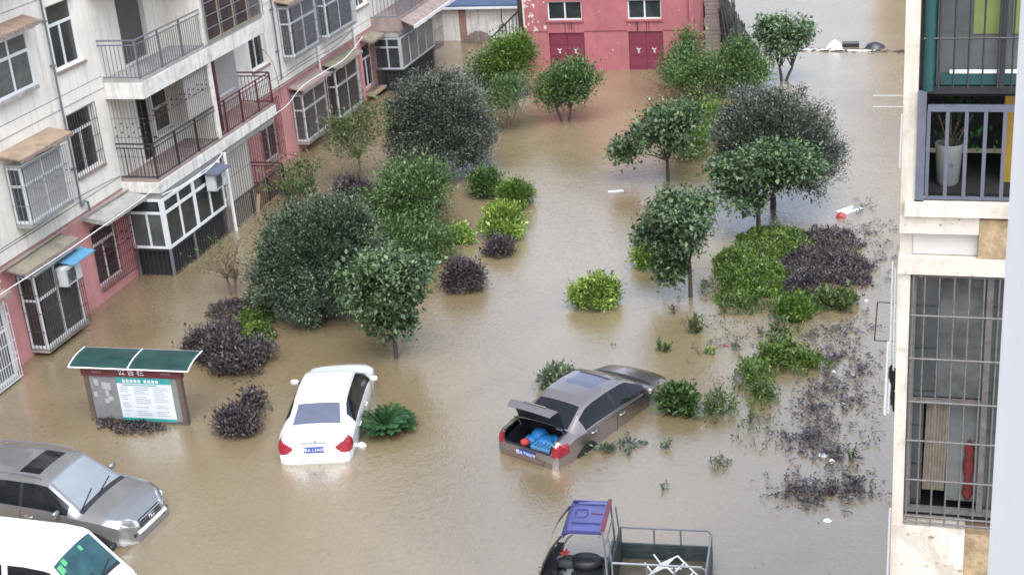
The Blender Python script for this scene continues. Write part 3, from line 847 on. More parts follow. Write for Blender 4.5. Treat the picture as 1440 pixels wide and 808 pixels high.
for i in range(9):
    a0 = i / 9
    pile.lathe([(.32, -.3), (.3 - .12 * abs(a0 - .45), .1), (.16, .2 + .25 * math.sin(PI * a0)), (.02, .28 + .25 * math.sin(PI * a0))], (-21.75 + 1.0 * a0, 64.15 + .1 * (i % 2), 0), 9)
tag(pile.build('rubble_mound', 'stone_dark', None, True, 60), 'rounded brown rubble mound against the white shed wall', 'rubble')
# iron stair railing and dark beam at the red building's left corner
st = thing('stair_railing', 'dark iron stair railing climbing beside the red building', 'railing', (-19.3, 62, 0), world_geo=True)
MB().tube([(-19.9, 62, .75), (-18.75, 62, 1.75), (-17.9, 62, 2.5)], .04, 6).build('handrail', 'black_iron', st)
bm = MB().tube([(0, 0, -.6), (0, 0, .95)], .018, 5).mesh('baluster', 'black_iron')
for k in range(11):
    x = -19.88 + k * .17
    link('baluster', bm, st, Vector((x, 62, .87 * (x + 19.9) - .2)) - ORG[st.name])
MB().slab([(-20.0, 62.2, -.5), (-17.8, 62.2, 1.4), (-17.8, 62.2, -.5)], (0, .9, 0)).build('stair', 'concrete', st)
tag(MB().box(-18.45, 61.5, -.6, -18.15, 61.75, 3.6).build('dark_beam', 'bark', st), 'dark upright post of the stair')
# plank wall and dark heap to the right of the red building
pw = thing('plank_wall', 'grey weathered plank wall at the right corner of the red building', 'wall', (-10, 61.6, 0), world_geo=True)
MB().box(-10.12, 61.65, -.6, -9.3, 62.6, 3.4).build('core', 'dark_void', pw)
for k in range(22):
    z = -.5 + k * .175
    MB().box(-10.15 + random.uniform(-.03, .03), 61.5 + random.uniform(0, .02), z, -9.45 + random.uniform(-.05, .05), 61.64, z + .16).build('plank', 'plank', pw)
hp = thing('debris_heap', 'dark heap of collapsed planks and branches beside the plank wall', 'debris', (-9, 61.5, 0), world_geo=True)
mb = MB()
for k in range(130):
    x = random.uniform(-9.4, -8.0); h_ = 3.0 * max(0, 1 - (x + 9.4) / 1.55) ** 1.3 + .3
    y = random.uniform(60.9, 62.3)
    mb.tube([(x + random.uniform(-.2, .55), y - random.uniform(-.1, .3), -.2), (x - random.uniform(.0, .35), y + random.uniform(-.2, .4), h_ * random.uniform(.5, 1.05))], random.uniform(.018, .05), 5)
mb.build('branches', 'heap', hp)
for k in range(14):
    x = -9.3 + .09 * k; h_ = 2.9 * max(.1, 1 - (x + 9.4) / 1.5)
    MB().slab([(x, 61.3, -.1), (x + .13, 61.3, -.1), (x - .05, 61.9, h_), (x - .17, 61.9, h_)], (0, .03, 0)).build('plank', 'heap', hp)
tag(MB().slab([(-8.75, 60.8, .55), (-7.9, 60.6, .12), (-7.9, 60.75, .12), (-8.75, 60.95, .55)], (0, 0, .04)).build('white_batten', 'foam', hp), 'pale batten lying on the heap')

# apartment block standing beyond the flooded lane, seen in this view only as a reflection
fb = thing('distant_block', 'brown apartment block beyond the flooded lane behind the debris pole', 'building', (4, 90, 0), world_geo=True)
MB().box(-4.2, 84, -.6, 30, 96, 12).build('wall', 'far_block', fb)
wm = MB().box(0, 0, 0, 1.8, .03, 1.5).mesh('window', 'dark_glass')
for z in range(4):
    for k in range(9): link('window', wm, fb, Vector((-3.5 + k * 3.8, 83.96, z * 3 + 1.0)) - ORG[fb.name])

# ================================================================== VEHICLES
def lerp(tab, x):
    return float(np.interp(x, [p[0] for p in tab], [p[1] for p in tab]))
def inside(poly, u, v):
    r = False; n = len(poly)
    for i in range(n):
        (a, b), (c, d) = poly[i], poly[(i + 1) % n]
        if (b > v) != (d > v) and u < (c - a) * (v - b) / (d - b) + a: r = not r
    return r
class Car:
    """shell lofted from stations along the length; faces are sorted into parts by a classifier"""
    def __init__(s, top, rail, belt, bw, sill, crown=.05, n1=18, n2=8, n3=12, step=.042, bulge=.02):
        s.top, s.rail, s.belt, s.bw, s.sill, s.crown, s.bulge = top, rail, belt, bw, sill, crown, bulge
        xs = sorted({p[0] for tb in (top, rail, belt, bw) for p in tb})
        X = []
        for a, b in zip(xs[:-1], xs[1:]):
            n = max(1, int(math.ceil(math.hypot(b - a, lerp(top, b) - lerp(top, a)) / step)))
            X += [a + (b - a) * k / n for k in range(n)]
        X.append(xs[-1])
        s.X = X
        s.n1, s.n2, s.n3 = n1, n2, n3
    def section(s, x):
        zt, yr, zb, yb = lerp(s.top, x), lerp(s.rail, x), lerp(s.belt, x), lerp(s.bw, x)
        zr = zt - s.crown * (yr / .7) ** 2
        zb = min(zb, zr - .012)
        P = []
        for k in range(s.n1 + 1):
            t = k / s.n1; P.append((yr * t, zt - (zt - zr) * (t ** 2.4), 0, t))
        for k in range(1, s.n2 + 1):
            t = k / s.n2
            P.append((yr + (yb - yr) * t + .025 * math.sin(PI * t) * min(1, (zr - zb) * 3), zr + (zb - zr) * t, 1, t))
        for k in range(1, s.n3 + 1):
            t = k / s.n3
            P.append((yb + s.bulge * math.sin(PI * min(1, t * 1.1)) - .10 * t ** 3, zb + (s.sill - zb) * t, 2, t))
        return P
    def ztop(s, x, y=0):
        P = s.section(x)
        return float(np.interp(abs(y), [p[0] for p in P[:s.n1 + s.n2 + 1]], [p[1] for p in P[:s.n1 + s.n2 + 1]]))
    def build(s, parent, cls, mats, body='body'):
        secs = [s.section(x) for x in s.X]
        m = len(secs[0]); full = 2 * m - 1
        V = []
        for x, P in zip(s.X, secs):
            row = [(x, -p[0], p[1]) for p in reversed(P)] + [(x, p[0], p[1]) for p in P[1:]]
            V.append(row)
        parts = {}
        for i in range(len(s.X) - 1):
            for j in range(full - 1):
                q = [V[i][j], V[i + 1][j], V[i + 1][j + 1], V[i][j + 1]]
                jj = j - (m - 1)
                k = jj if jj >= 0 else -jj - 1          # cell index outward from the centre line
                P0 = secs[i]
                seg = P0[k + 1][2]; t = (k + .5) / s.n1 if seg == 0 else ((k - s.n1 + .5) / s.n2 if seg == 1 else (k - s.n1 - s.n2 + .5) / s.n3)
                cx = (s.X[i] + s.X[i + 1]) / 2; cy = sum(p[1] for p in q) / 4; cz = sum(p[2] for p in q) / 4
                nm = cls(cx, cy, cz, seg, t)
                if nm == 'skip': continue
                parts.setdefault(nm or body, []).append(q)
        for row, rev in ((V[0], False), (V[-1], True)):
            parts.setdefault(body, []).append(row if rev else row[::-1])
        objs = {}
        for nm, fs in parts.items():
            idx = {}; vs_ = []; ff = []
            for q in fs:
                f = []
                for p in q:
                    key = (round(p[0], 5), round(p[1], 5), round(p[2], 5))
                    if key not in idx: idx[key] = len(vs_); vs_.append(p)
                    if not f or f[-1] != idx[key]: f.append(idx[key])
                if len(f) > 2 and f[0] == f[-1]: f = f[:-1]
                if len(set(f)) > 2: ff.append(f)
            me = bpy.data.meshes.new(nm.split(':')[0])
            me.from_pydata(vs_, [], ff); me.materials.append(M[mats[nm]])
            me.polygons.foreach_set('use_smooth', [True] * len(me.polygons))
            me.set_sharp_from_angle(angle=math.radians(32)); me.update()
            par = parent
            objs[nm] = link(nm.split(':')[0], me, parent)
        return objs
def on_end(car, y, z, front, off=.014):
    """x on the steep end of the shell at height z (plan rounding follows the half width)"""
    xs = np.linspace(car.X[-1], car.X[-1] - .9, 200) if front else np.linspace(car.X[0], car.X[0] + .9, 200)
    for x in xs:
        if car.ztop(x, y) >= z and lerp(car.bw, x) + .02 >= abs(y): return float(x) + (off if front else -off)
    return float(xs[0])
def end_patch(car, pts, front, name, m, parent, off=.014, depth=.08):
    P = [(on_end(car, y, z, front, off), y, z) for y, z in pts]
    return MB().slab(P, (-depth if front else depth, 0, 0)).build(name, m, parent)
def mirror(parent, x, side, y, z, m):
    o = MB().lathe([(.02, -.1), (.085, -.08), (.1, 0), (.085, .08), (.02, .1)], n=10)
    v = [(x + p[0] * .55, side * y + p[2] * 1.0, z + p[1] * .75) for p in o.v]; o.v = v
    ob = o.build('mirror', m, parent, True, 60)
    MB().box(x - .03, side * (y - .16), z - .05, x + .03, side * (y - .05), z - .01).build('arm', 'trim_black', ob)
    return ob
def wheel(parent, x, y, r=.33, w_=.2):
    t = MB().lathe([(r * .62, -w_ / 2), (r * .93, -w_ / 2), (r, -w_ / 3), (r, w_ / 3), (r * .93, w_ / 2), (r * .62, w_ / 2)], n=24)
    t.v = [(x + p[0], y + p[2], r + p[1]) for p in t.v]
    o = t.build('wheel', 'tyre', parent, True, 40)
    h = MB().lathe([(r * .64, -w_ / 2 - .006), (r * .5, -w_ / 2 + .03), (.05, -w_ / 2 + .02)], n=20)
    s_ = 1 if y > 0 else -1
    h.v = [(x + p[0], y - s_ * p[2], r + p[1]) for p in h.v]
    h.build('rim', 'chrome', o, True, 40)
    return o
def arch(parent, x, y, r):
    n = 14; mb = MB()
    pts = [(x + r * math.cos(PI * k / n), y, .33 + r * math.sin(PI * k / n)) for k in range(n + 1)]
    mb.slab(pts, (0, .01 if y > 0 else -.01, 0))
    return mb.build('wheel_arch', 'trim_black', parent)
def plate(parent, txt, loc, rot, sx=.44):
    """blue plate lying in local xz plane, characters raised"""
    o = MB().box(-sx / 2, 0, -.07, sx / 2, .012, .07).build('number_plate', 'plate_blue', parent)
    o.location = loc; o.rotation_euler = rot
    t = text('plate_characters', txt, .105, (0, -.003, 0), (PI / 2, 0, 0), 'white_mark', None)
    t.parent = o
    return o
def seam(parent, car, x0, z0, x1, z1, side):
    """dark shut line along the body side"""
    mb = MB()
    def yy(x, z):
        P = car.section(x)
        return float(np.interp(-z, [-p[1] for p in P[car.n1:]], [p[0] for p in P[car.n1:]]))
    n = 6
    pts = []
    for k in range(n + 1):
        t = k / n; x = x0 + (x1 - x0) * t; z = z0 + (z1 - z0) * t
        pts.append((x, side * (yy(x, z) + .001), z))
    mb.tube(pts, .006, 4)
    return mb.build('shut_line', 'trim_black', parent)
def handle(parent, car, x, z, side, m='chrome'):
    P = car.section(x); y = float(np.interp(-z, [-p[1] for p in P[car.n1:]], [p[0] for p in P[car.n1:]]))
    return MB().tube([(x - .1, side * (y + .0), z), (x - .07, side * (y + .03), z), (x + .07, side * (y + .03), z), (x + .1, side * (y + .0), z)], .016, 6).build('handle', m, parent)

# ---- white sedan (rear towards the camera), afloat at the sills
def white_sedan():
    t = thing('parked_car', 'white sedan half under water beside the cycad, rear plate facing the camera', 'car', (-13.60, 27.68, -.46), PI / 2 + math.radians(13.5))
    top = [(-2.21, .60), (-2.17, .70), (-2.12, .98), (-2.02, 1.06), (-1.60, 1.10), (-1.0, 1.38), (-.75, 1.45), (-.2, 1.475), (.35, 1.44), (.5, 1.41), (1.22, .99), (1.3, .97), (1.8, .91), (2.1, .80), (2.24, .66), (2.3, .5)]
    rail = [(-2.21, .52), (-2.12, .66), (-2.0, .70), (-1.60, .66), (-1.0, .56), (-.2, .57), (.45, .56), (1.22, .70), (1.8, .69), (2.12, .58), (2.3, .40)]
    belt = [(-2.21, .55), (-2.1, .84), (-1.6, .93), (1.2, .88), (1.85, .78), (2.3, .42)]
    bw = [(-2.21, .62), (-2.14, .76), (-2.0, .82), (-1.4, .85), (1.2, .85), (1.75, .81), (2.08, .72), (2.3, .48)]
    c = Car(top, rail, belt, bw, .2)
    TL = [(.46, .80), (.60, .69), (1.2, .66), (1.2, .93), (.80, 1.0), (.66, .96), (.60, .90)]
    def cls(x, y, z, seg, tt):
        if x < -1.88 and inside(TL, abs(y), z): return 'tail_light:%d' % (y > 0)
        if seg == 0 and .55 < x < 1.2 and tt < .9: return 'windshield'
        if seg == 0 and -1.56 < x < -1.04 and tt < .86: return 'rear_window'
        if seg == 1 and -1.3 < x < 1.0 and .12 < tt < .88:
            if -.25 < x < -.19: return 'door_pillar:%d' % (y > 0)
            return 'side_window:%d%d' % (y > 0, x > -.2)
        if seg == 0 and 1.2 <= x < 1.3: return 'cowl'
        return None
    mats = {'body': 'paint_white', 'windshield': 'car_glass', 'rear_window': 'car_glass_blue', 'cowl': 'trim_black', 'tail_light:0': 'lamp_red', 'tail_light:1': 'lamp_red', 'door_pillar:0': 'trim_black', 'door_pillar:1': 'trim_black'}
    for a in '01':
        for b in '01': mats['side_window:' + a + b] = 'car_glass'
    c.build(t, cls, mats)
    for s_ in (1, -1):
        mirror(t, .85, s_, .95, .98, 'paint_white')
        seam(t, c, -.25, .9, -.3, .35, s_); seam(t, c, .95, .9, .9, .35, s_)
        handle(t, c, -.05, .78, s_, 'paint_white'); handle(t, c, -1.05, .80, s_, 'paint_white')
        wheel(t, 1.35, s_ * .72); wheel(t, -1.3, s_ * .72)
    end_patch(c, [(-.3, .915), (.3, .915), (.3, .945), (-.3, .945)], False, 'trunk_strip', 'chrome', t, .012)
    x = on_end(c, 0, .8, False, .03)
    plate(t, '豫A L3A08', (x, 0, .78), (0, 0, -PI / 2))
    em = MB(); x = on_end(c, 0, .98, False, .02)
    em.tube([(x, -.07, 1.0), (x - .006, 0, .96), (x, .07, 1.0)], .01, 5)
    em.tube([(x, -.05, .97), (x - .006, 0, .94), (x, .05, .97)], .008, 5); em.build('emblem', 'chrome', t)
    mb = MB()
    for k in range(4): mb.tube([(1.2 - .01 * k, -.5 + .3 * k, c.ztop(1.2, -.5 + .3 * k) + .015), (1.12, -.2 + .3 * k, c.ztop(1.12, -.2 + .3 * k) + .015)], .009, 4)
    mb.build('wiper', 'trim_black', t)
    return t
white_sedan()

# ---- brown sedan, boot open, nose under water
def brown_sedan():
    t = thing('parked_car', 'brown metallic sedan with open boot and its nose sunk in the water', 'car', (-7.56, 28.5, -.50), PI / 2 - math.radians(22))
    t.rotation_euler = (0, math.radians(1.3), PI / 2 - math.radians(22))
    top = [(-2.38, .62), (-2.34, .72), (-2.28, .98), (-2.16, 1.06), (-1.72, 1.09), (-1.05, 1.38), (-.8, 1.435), (-.2, 1.46), (.3, 1.43), (.5, 1.39), (1.3, 1.0), (1.4, .975), (1.9, .91), (2.15, .82), (2.32, .66), (2.38, .5)]
    rail = [(-2.38, .56), (-2.28, .72), (-2.1, .74), (-1.72, .70), (-1.05, .58), (-.2, .59), (.45, .58), (1.3, .74), (1.9, .73), (2.2, .62), (2.38, .42)]
    belt = [(-2.38, .57), (-2.28, .86), (-1.72, .95), (1.3, .9), (1.9, .8), (2.38, .42)]
    bw = [(-2.38, .68), (-2.3, .80), (-2.1, .87), (-1.5, .9), (1.3, .9), (1.9, .87), (2.2, .76), (2.38, .52)]
    c = Car(top, rail, belt, bw, .2)
    LX0, LX1 = -2.36, -1.72
    TL = [(.64, .74), (.70, .70), (1.2, .70), (1.2, .92), (.72, .95), (.65, .90)]
    def cls(x, y, z, seg, tt):
        if seg == 0 and x < LX1 and z > .74 and abs(y) < (.63 if x < -2.2 else .66): return 'skip'
        if x < -1.98 and inside(TL, abs(y), z): return 'tail_light:%d' % (y > 0)
        if seg == 0 and .56 < x < 1.28 and tt < .9: return 'windshield'
        if seg == 0 and -1.68 < x < -1.08 and tt < .88: return 'rear_window'
        if seg == 0 and -.38 < x < .22 and tt < .68: return 'sunroof'
        if seg == 0 and .22 <= x < .29 and tt < .74: return 'sunroof_deflector'
        if seg == 1 and -1.36 < x < 1.05 and .1 < tt < .9:
            if -.23 < x < -.17: return 'door_pillar:%d' % (y > 0)
            return 'side_window:%d%d' % (y > 0, x > -.2)
        if seg == 0 and 1.28 <= x < 1.42: return 'cowl'
        return None
    mats = {'body': 'paint_brown', 'windshield': 'car_glass', 'rear_window': 'car_glass', 'cowl': 'trim_black', 'sunroof': 'car_glass_blue', 'sunroof_deflector': 'trim_black', 'tail_light:0': 'lamp_red', 'tail_light:1': 'lamp_red', 'door_pillar:0': 'trim_black', 'door_pillar:1': 'trim_black'}
    for a in '01':
        for b in '01': mats['side_window:' + a + b] = 'car_glass'
    c.build(t, cls, mats)
    # boot well
    mb = MB()
    x0, x1, yw, zf = -2.3, -1.35, .66, .5
    mb.poly([(x0, -yw, zf), (x1, -yw, zf), (x1, yw, zf), (x0, yw, zf)])
    mb.poly([(x0, -yw, zf), (x0, yw, zf), (x0, yw, .74), (x0, -yw, .74)])
    mb.poly([(x1, yw, zf), (x1, -yw, zf), (x1, -yw, 1.04), (x1, yw, 1.04)])
    for s_ in (1, -1):
        q = [(x0, s_ * yw, zf), (x1, s_ * yw, zf), (x1, s_ * yw, 1.04), (x0, s_ * yw, .76)]
        mb.poly(q if s_ < 0 else q[::-1])
    mb.build('boot_well', 'trim_black', t)
    mb = MB()
    for s_ in (1, -1): mb.tube([(-2.25, s_ * .67, .965), (-1.74, s_ * .655, 1.05)], .022, 6)
    mb.tube([(-2.3, -.66, .95), (-2.33, -.6, .76), (-2.335, 0, .75), (-2.33, .6, .76), (-2.3, .66, .95)], .022, 6)
    mb.build('boot_seal', 'trim_black', t)
    # lid, hinged up at the rear glass: a shallow shell with a folded rear edge
    A = math.radians(70)
    lid = []
    prof = [(0, 0, .62), (-.28, .012, .645), (-.50, .0, .65), (-.56, -.05, .62), (-.585, -.2, .6), (-.58, -.29, .57)]
    ny = 10
    mb = MB()
    def lp(px, pz, yy):
        return (-1.73 + px * math.cos(A) - pz * 0 - pz * math.sin(A) * -0, yy, 0)
    rows = []
    for (px, pz, hw) in prof:
        row = []
        for k in range(ny + 1):
            yy = -hw + 2 * hw * k / ny
            zc = pz - .03 * (yy / .65) ** 2
            X_ = -1.73 + px * math.cos(A) + zc * math.sin(A); Z_ = 1.13 - px * math.sin(A) + zc * math.cos(A)
            row.append((X_, yy, Z_))
        rows.append(row)
    up = Vector((math.sin(A), 0, math.cos(A)))
    for r0, r1 in zip(rows[:-1], rows[1:]):
        for k in range(ny): mb.poly([r0[k], r0[k + 1], r1[k + 1], r1[k]])
    base = [[tuple(Vector(p) - up * .03 + (Vector((.035, 0, 0)) if i > 3 else Vector((0, 0, 0)))) for p in r] for i, r in enumerate(rows)]
    lo = MB()
    for r0, r1 in zip(base[:-1], base[1:]):
        for k in range(ny): lo.poly([r1[k], r1[k + 1], r0[k + 1], r0[k]])
    edge = MB()
    for rr, bb in ((rows[0], base[0]), (rows[-1], base[-1])):
        for k in range(ny): edge.poly([rr[k], rr[k + 1], bb[k + 1], bb[k]])
    for kk in (0, ny):
        for i in range(len(rows) - 1): edge.poly([rows[i][kk], rows[i + 1][kk], base[i + 1][kk], base[i][kk]])
    mb.v += []; L_ = mb.build('boot_lid', 'paint_brown', t, True, 50)
    lo.build('lid_lining', 'trim_black', L_, True, 50); edge.build('lid_edge', 'trim_black', L_)
    for s_ in (1, -1):
        i0, i1 = 4, 5
        pts = []
        for (ri, yy) in ((3, .62), (3, .42), (4, .4), (4, .6)):
            p = np.array(rows[ri][ny // 2]); pts.append((p[0] - .012, s_ * yy, p[2] - .01 - .02 * (yy / .65) ** 2))
        MB().slab(pts, (.03, 0, 0)).build('lid_light', 'lamp_red', L_)
    mb = MB(); p = rows[3][ny // 2]; mb.tube([(p[0] - .012, -.3, p[2] + .012), (p[0] - .015, 0, p[2] + .015), (p[0] - .012, .3, p[2] + .012)], .012, 5); mb.build('chrome_strip', 'chrome', L_)
    mb = MB()
    for s_ in (1, -1): mb.tube([(-1.75, s_ * .6, .9), (-1.85, s_ * .6, 1.12), (-2.0, s_ * .58, 1.22)], .014, 5)
    mb.build('lid_strut', 'grey_iron', t)
    for s_ in (1, -1):
        mirror(t, .95, s_, 1.0, 1.0, 'paint_brown')
        seam(t, c, -.2, .95, -.22, .35, s_); seam(t, c, 1.05, .92, 1.0, .35, s_)
        handle(t, c, -.02, .82, s_); handle(t, c, -1.1, .85, s_)
        wheel(t, 1.45, s_ * .78); wheel(t, -1.35, s_ * .78); arch(t, -1.35, s_ * .905, .38)
        mb = MB()
        pts = [(x, s_ * (lerp(c.bw, x) + .008), lerp(c.belt, x) + .015) for x in np.linspace(-1.35, 1.05, 14)]
        mb.tube(pts, .01, 4); mb.build('window_trim', 'chrome', t)
    MB().box(-2.415, -.5, .52, -2.36, .5, .60).build('bumper_ridge', 'paint_brown', t)
    plate(t, '豫A 7W619', (-2.4, 0, .64), (0, 0, -PI / 2))
    return t
brown_sedan()
R = Matrix.Translation((-7.56, 28.5, -.50)) @ Matrix.Rotation(PI / 2 - math.radians(22), 4, 'Z') @ Matrix.Rotation(math.radians(1.3), 4, 'Y')
def in_boot(o, loc):
    o.matrix_world = R @ Matrix.Translation(loc)
    return o
# blue bundle and plastic tray lying in the boot
bun = MB()
for (x, y, r_, h) in ((-.06, -.1, .24, .3), (.06, .14, .22, .34), (-.1, .25, .17, .24), (.1, -.2, .18, .26)):
    bun.lathe([(r_ * .8, 0), (r_, h * .35), (r_ * .9, h * .75), (r_ * .55, h), (.02, h * 1.02)], (x, y, 0), 12)
o = tag(bun.build('blue_bundle', 'crate_blue', None, True, 70), 'crumpled bright blue bundle in the open car boot', 'bundle'); in_boot(o, (-1.72, .02, .505))
tr = MB(); tr.box(-.16, -.27, 0, .16, .27, .02)
for (a, b, c_, d) in ((-.16, -.27, .16, -.25), (-.16, .25, .16, .27), (-.16, -.25, -.14, .25), (.14, -.25, .16, .25)): tr.box(a, b, .02, c_, d, .16)
for k in range(5): tr.box(-.135, -.2 + .09 * k, .02, .135, -.185 + .09 * k, .15)
o = tag(tr.build('plastic_tray', 'tray_blue'), 'pale blue ribbed plastic tray at the boot edge', 'tray'); in_boot(o, (-2.08, -.3, .62))
rg = MB(); rg.lathe([(.06, 0), (.11, .05), (.1, .12), (.02, .16)], (0, 0, 0), 10)
o = tag(rg.build('red_cloth', 'cloth_red', None, True, 70), 'small red cloth bundle in the car boot corner', 'cloth'); in_boot(o, (-2.12, .22, .66))

# ---- silver SUV facing right
def suv():
    t = thing('parked_car', 'silver SUV with sunroof and roof rails at the left edge', 'car', (-17.66, 22.62, -.38), math.radians(-3.5))
    top = [(-2.28, .8), (-2.25, 1.1), (-1.9, 1.55), (-1.6, 1.66), (-.6, 1.70), (.1, 1.68), (.38, 1.63), (1.12, 1.12), (1.2, 1.09), (1.7, 1.04), (2.0, .97), (2.14, .88), (2.22, .74), (2.27, .55)]
    rail = [(-2.28, .6), (-2.0, .62), (-1.6, .64), (-.6, .65), (.36, .62), (1.12, .76), (1.7, .74), (2.0, .66), (2.27, .46)]
    belt = [(-2.28, .75), (-1.9, 1.08), (-1.0, 1.06), (1.1, 1.0), (1.7, .93), (2.05, .8), (2.27, .5)]
    bw = [(-2.28, .74), (-2.0, .88), (-1.4, .91), (1.2, .91), (1.7, .89), (2.0, .80), (2.15, .68), (2.27, .54)]
    c = Car(top, rail, belt, bw, .28, bulge=.03)
    def cls(x, y, z, seg, tt):
        if seg == 0 and .42 < x < 1.1 and tt < .9: return 'windshield'
        if seg == 0 and -.42 < x < .06 and tt < .72: return 'sunroof'
        if seg == 0 and 1.1 <= x < 1.2: return 'cowl'
        if seg == 1 and -1.95 < x < .9 and .1 < tt < .86:
            if -.28 < x < -.18 or -1.28 < x < -1.2: return 'door_pillar:%d%d' % (y > 0, x > -1)
            return 'side_window:%d%d' % (y > 0, 0 if x < -1.2 else (1 if x < -.2 else 2))
        return None
    mats = {'body': 'paint_silver', 'windshield': 'windshield_pale', 'sunroof': 'car_glass', 'cowl': 'trim_black', 'door_pillar:00': 'trim_black', 'door_pillar:01': 'trim_black', 'door_pillar:10': 'trim_black', 'door_pillar:11': 'trim_black'}
    for a in '01':
        for b in '012': mats['side_window:' + a + b] = 'car_glass'
    c.build(t, cls, mats)
    for s_ in (1, -1):
        end_patch(c, [(s_ * .74, .82), (s_ * .44, .70), (s_ * .42, .80), (s_ * .52, .90), (s_ * .66, .94)], True, 'headlight', 'lamp_clear', t, .03, .4)
        mirror(t, .72, s_, 1.0, 1.12, 'paint_silver')
        seam(t, c, -.25, 1.05, -.28, .4, s_); seam(t, c, .9, 1.0, .85, .4, s_); seam(t, c, -1.2, 1.05, -1.15, .6, s_)
        handle(t, c, -.05, .92, s_); handle(t, c, -1.02, .95, s_)
        wheel(t, 1.42, s_ * .80, .36, .22); wheel(t, -1.35, s_ * .80, .36, .22); arch(t, 1.42, s_ * .925, .43); arch(t, -1.35, s_ * .925, .43)
        rr = MB(); rr.tube([(-1.7, s_ * .60, 1.64), (-1.6, s_ * .6, 1.70), (-.3, s_ * .61, 1.735), (.12, s_ * .6, 1.70), (.2, s_ * .6, 1.65)], .018, 6); rr.build('roof_rail', 'grey_iron', t)
        MB().box(1.02, s_ * .925, .80, 1.12, s_ * .935, .825).build('side_repeater', 'lamp_clear', t)
        end_patch(c, [(s_ * .62, .54), (s_ * .36, .52), (s_ * .36, .58), (s_ * .6, .6)], True, 'fog_light_trim', 'trim_black', t, .02, .2)
    gl = end_patch(c, [(-.38, .64), (.38, .64), (.36, .80), (-.36, .80)], True, 'grille', 'trim_black', t, .02, .15)
    for z in (.67, .72, .77): end_patch(c, [(-.36, z), (.36, z), (.36, z + .014), (-.36, z + .014)], True, 'grille_bar', 'chrome', gl, .03, .05)
    x = on_end(c, 0, .72, True, .045)
    em = MB(); em.tube([(x, .085 * math.cos(a), .725 + .05 * math.sin(a)) for a in [k * PI / 8 for k in range(17)]], .011, 5); em.tube([(x, 0, .69), (x, 0, .76)], .01, 5); em.build('emblem', 'chrome', t)
    end_patch(c, [(-.5, .56), (.5, .56), (.5, .615), (-.5, .615)], True, 'bumper_bar', 'foam', t, .035, .15)
    MB().lathe([(.035, 0), (.03, .05), (.01, .06)], (-1.35, 0, 1.67), 8).build('antenna_base', 'trim_black', t)
    mb = MB(); mb.tube([(1.13, -.7, c.ztop(1.13, -.6) + .02), (.98, -.1, c.ztop(.98, -.1) + .02)], .011, 4); mb.tube([(1.14, -.1, c.ztop(1.14, -.1) + .02), (1.0, .5, c.ztop(1.0, .5) + .02)], .011, 4)
    mb.build('wiper', 'trim_black', t)
    return t
suv()

# ---- white van in the bottom left corner
def van():
    t = thing('parked_van', 'white van with teal windscreen at the bottom left corner', 'van', (-16.46, 19.66, -.42), math.radians(-1))
    top = [(-2.0, 1.0), (-1.95, 1.7), (-1.8, 1.86), (-1.0, 1.90), (.6, 1.90), (1.0, 1.86), (1.12, 1.82), (1.66, 1.18), (1.72, 1.13), (1.92, 1.02), (2.02, .86), (2.08, .55)]
    rail = [(-2.0, .66), (-1.8, .68), (1.0, .66), (1.12, .65), (1.66, .72), (1.92, .66), (2.08, .5)]
    belt = [(-2.0, .9), (-1.8, 1.12), (1.0, 1.1), (1.66, 1.02), (1.9, .85), (2.08, .5)]
    bw = [(-2.0, .74), (-1.8, .82), (1.4, .83), (1.8, .78), (2.0, .66), (2.08, .55)]
    c = Car(top, rail, belt, bw, .25, crown=.06)
    def cls(x, y, z, seg, tt):
        if seg == 0 and 1.15 < x < 1.63 and tt < .9: return 'windshield'
        if seg == 0 and 1.63 <= x < 1.7 and tt < .9: return 'cowl'
        if seg == 1 and -1.7 < x < 1.4 and .16 < tt < .82:
            for k, (a, b) in enumerate(((-1.7, -.85), (-.75, .12), (.22, 1.4))):
                if a < x < b: return 'side_window:%d%d' % (y > 0, k)
        return None
    mats = {'body': 'paint_white', 'windshield': 'windshield_teal', 'cowl': 'trim_black'}
    for a in '01':
        for b in '012': mats['side_window:' + a + b] = 'car_glass'
    c.build(t, cls, mats)
    for s_ in (1, -1):
        end_patch(c, [(s_ * .7, .74), (s_ * .46, .72), (s_ * .46, .86), (s_ * .66, .9)], True, 'headlight', 'lamp_clear', t, .03, .35)
        mirror(t, 1.35, s_, .95, 1.22, 'trim_black')
        wheel(t, 1.3, s_ * .72, .3, .18); wheel(t, -1.2, s_ * .72, .3, .18)
    for k in range(-4, 5):
        mb = MB(); mb.tube([(x, .13 * k, c.ztop(x, .13 * k) + .002) for x in (-1.7, -1.0, -.2, .5, .9)], .012, 5); mb.build('roof_rib', 'paint_white', t)
    st = MB(); x = 1.2
    for (y, m_) in ((-.55, 0), (-.45, 0)):
        pass
    for (xa, ya, xb, yb, mm) in ((1.19, -.56, 1.3, -.44, 'leaf_sticker'), (1.17, -.40, 1.25, -.30, 'leaf_sticker'), (1.19, .12, 1.26, .2, 'leaf_sticker')):
        if 'leaf_sticker' not in M: mat('leaf_sticker', (.10, .40, .16), .5, var=.3, scale=20)
        MB().slab([(xa, ya, c.ztop(xa, ya) + .004), (xb, ya, c.ztop(xb, ya) + .004), (xb, yb, c.ztop(xb, yb) + .004), (xa, yb, c.ztop(xa, yb) + .004)], (0, 0, .003)).build('sticker', mm, t)
    mb = MB(); mb.tube([(1.66, -.6, c.ztop(1.66, -.6) + .02), (1.55, -.05, c.ztop(1.55, -.05) + .02)], .012, 4); mb.tube([(1.66, -.02, c.ztop(1.66, 0) + .02), (1.56, .5, c.ztop(1.56, .5) + .02)], .012, 4); mb.build('wiper', 'trim_black', t)
    return t
van()

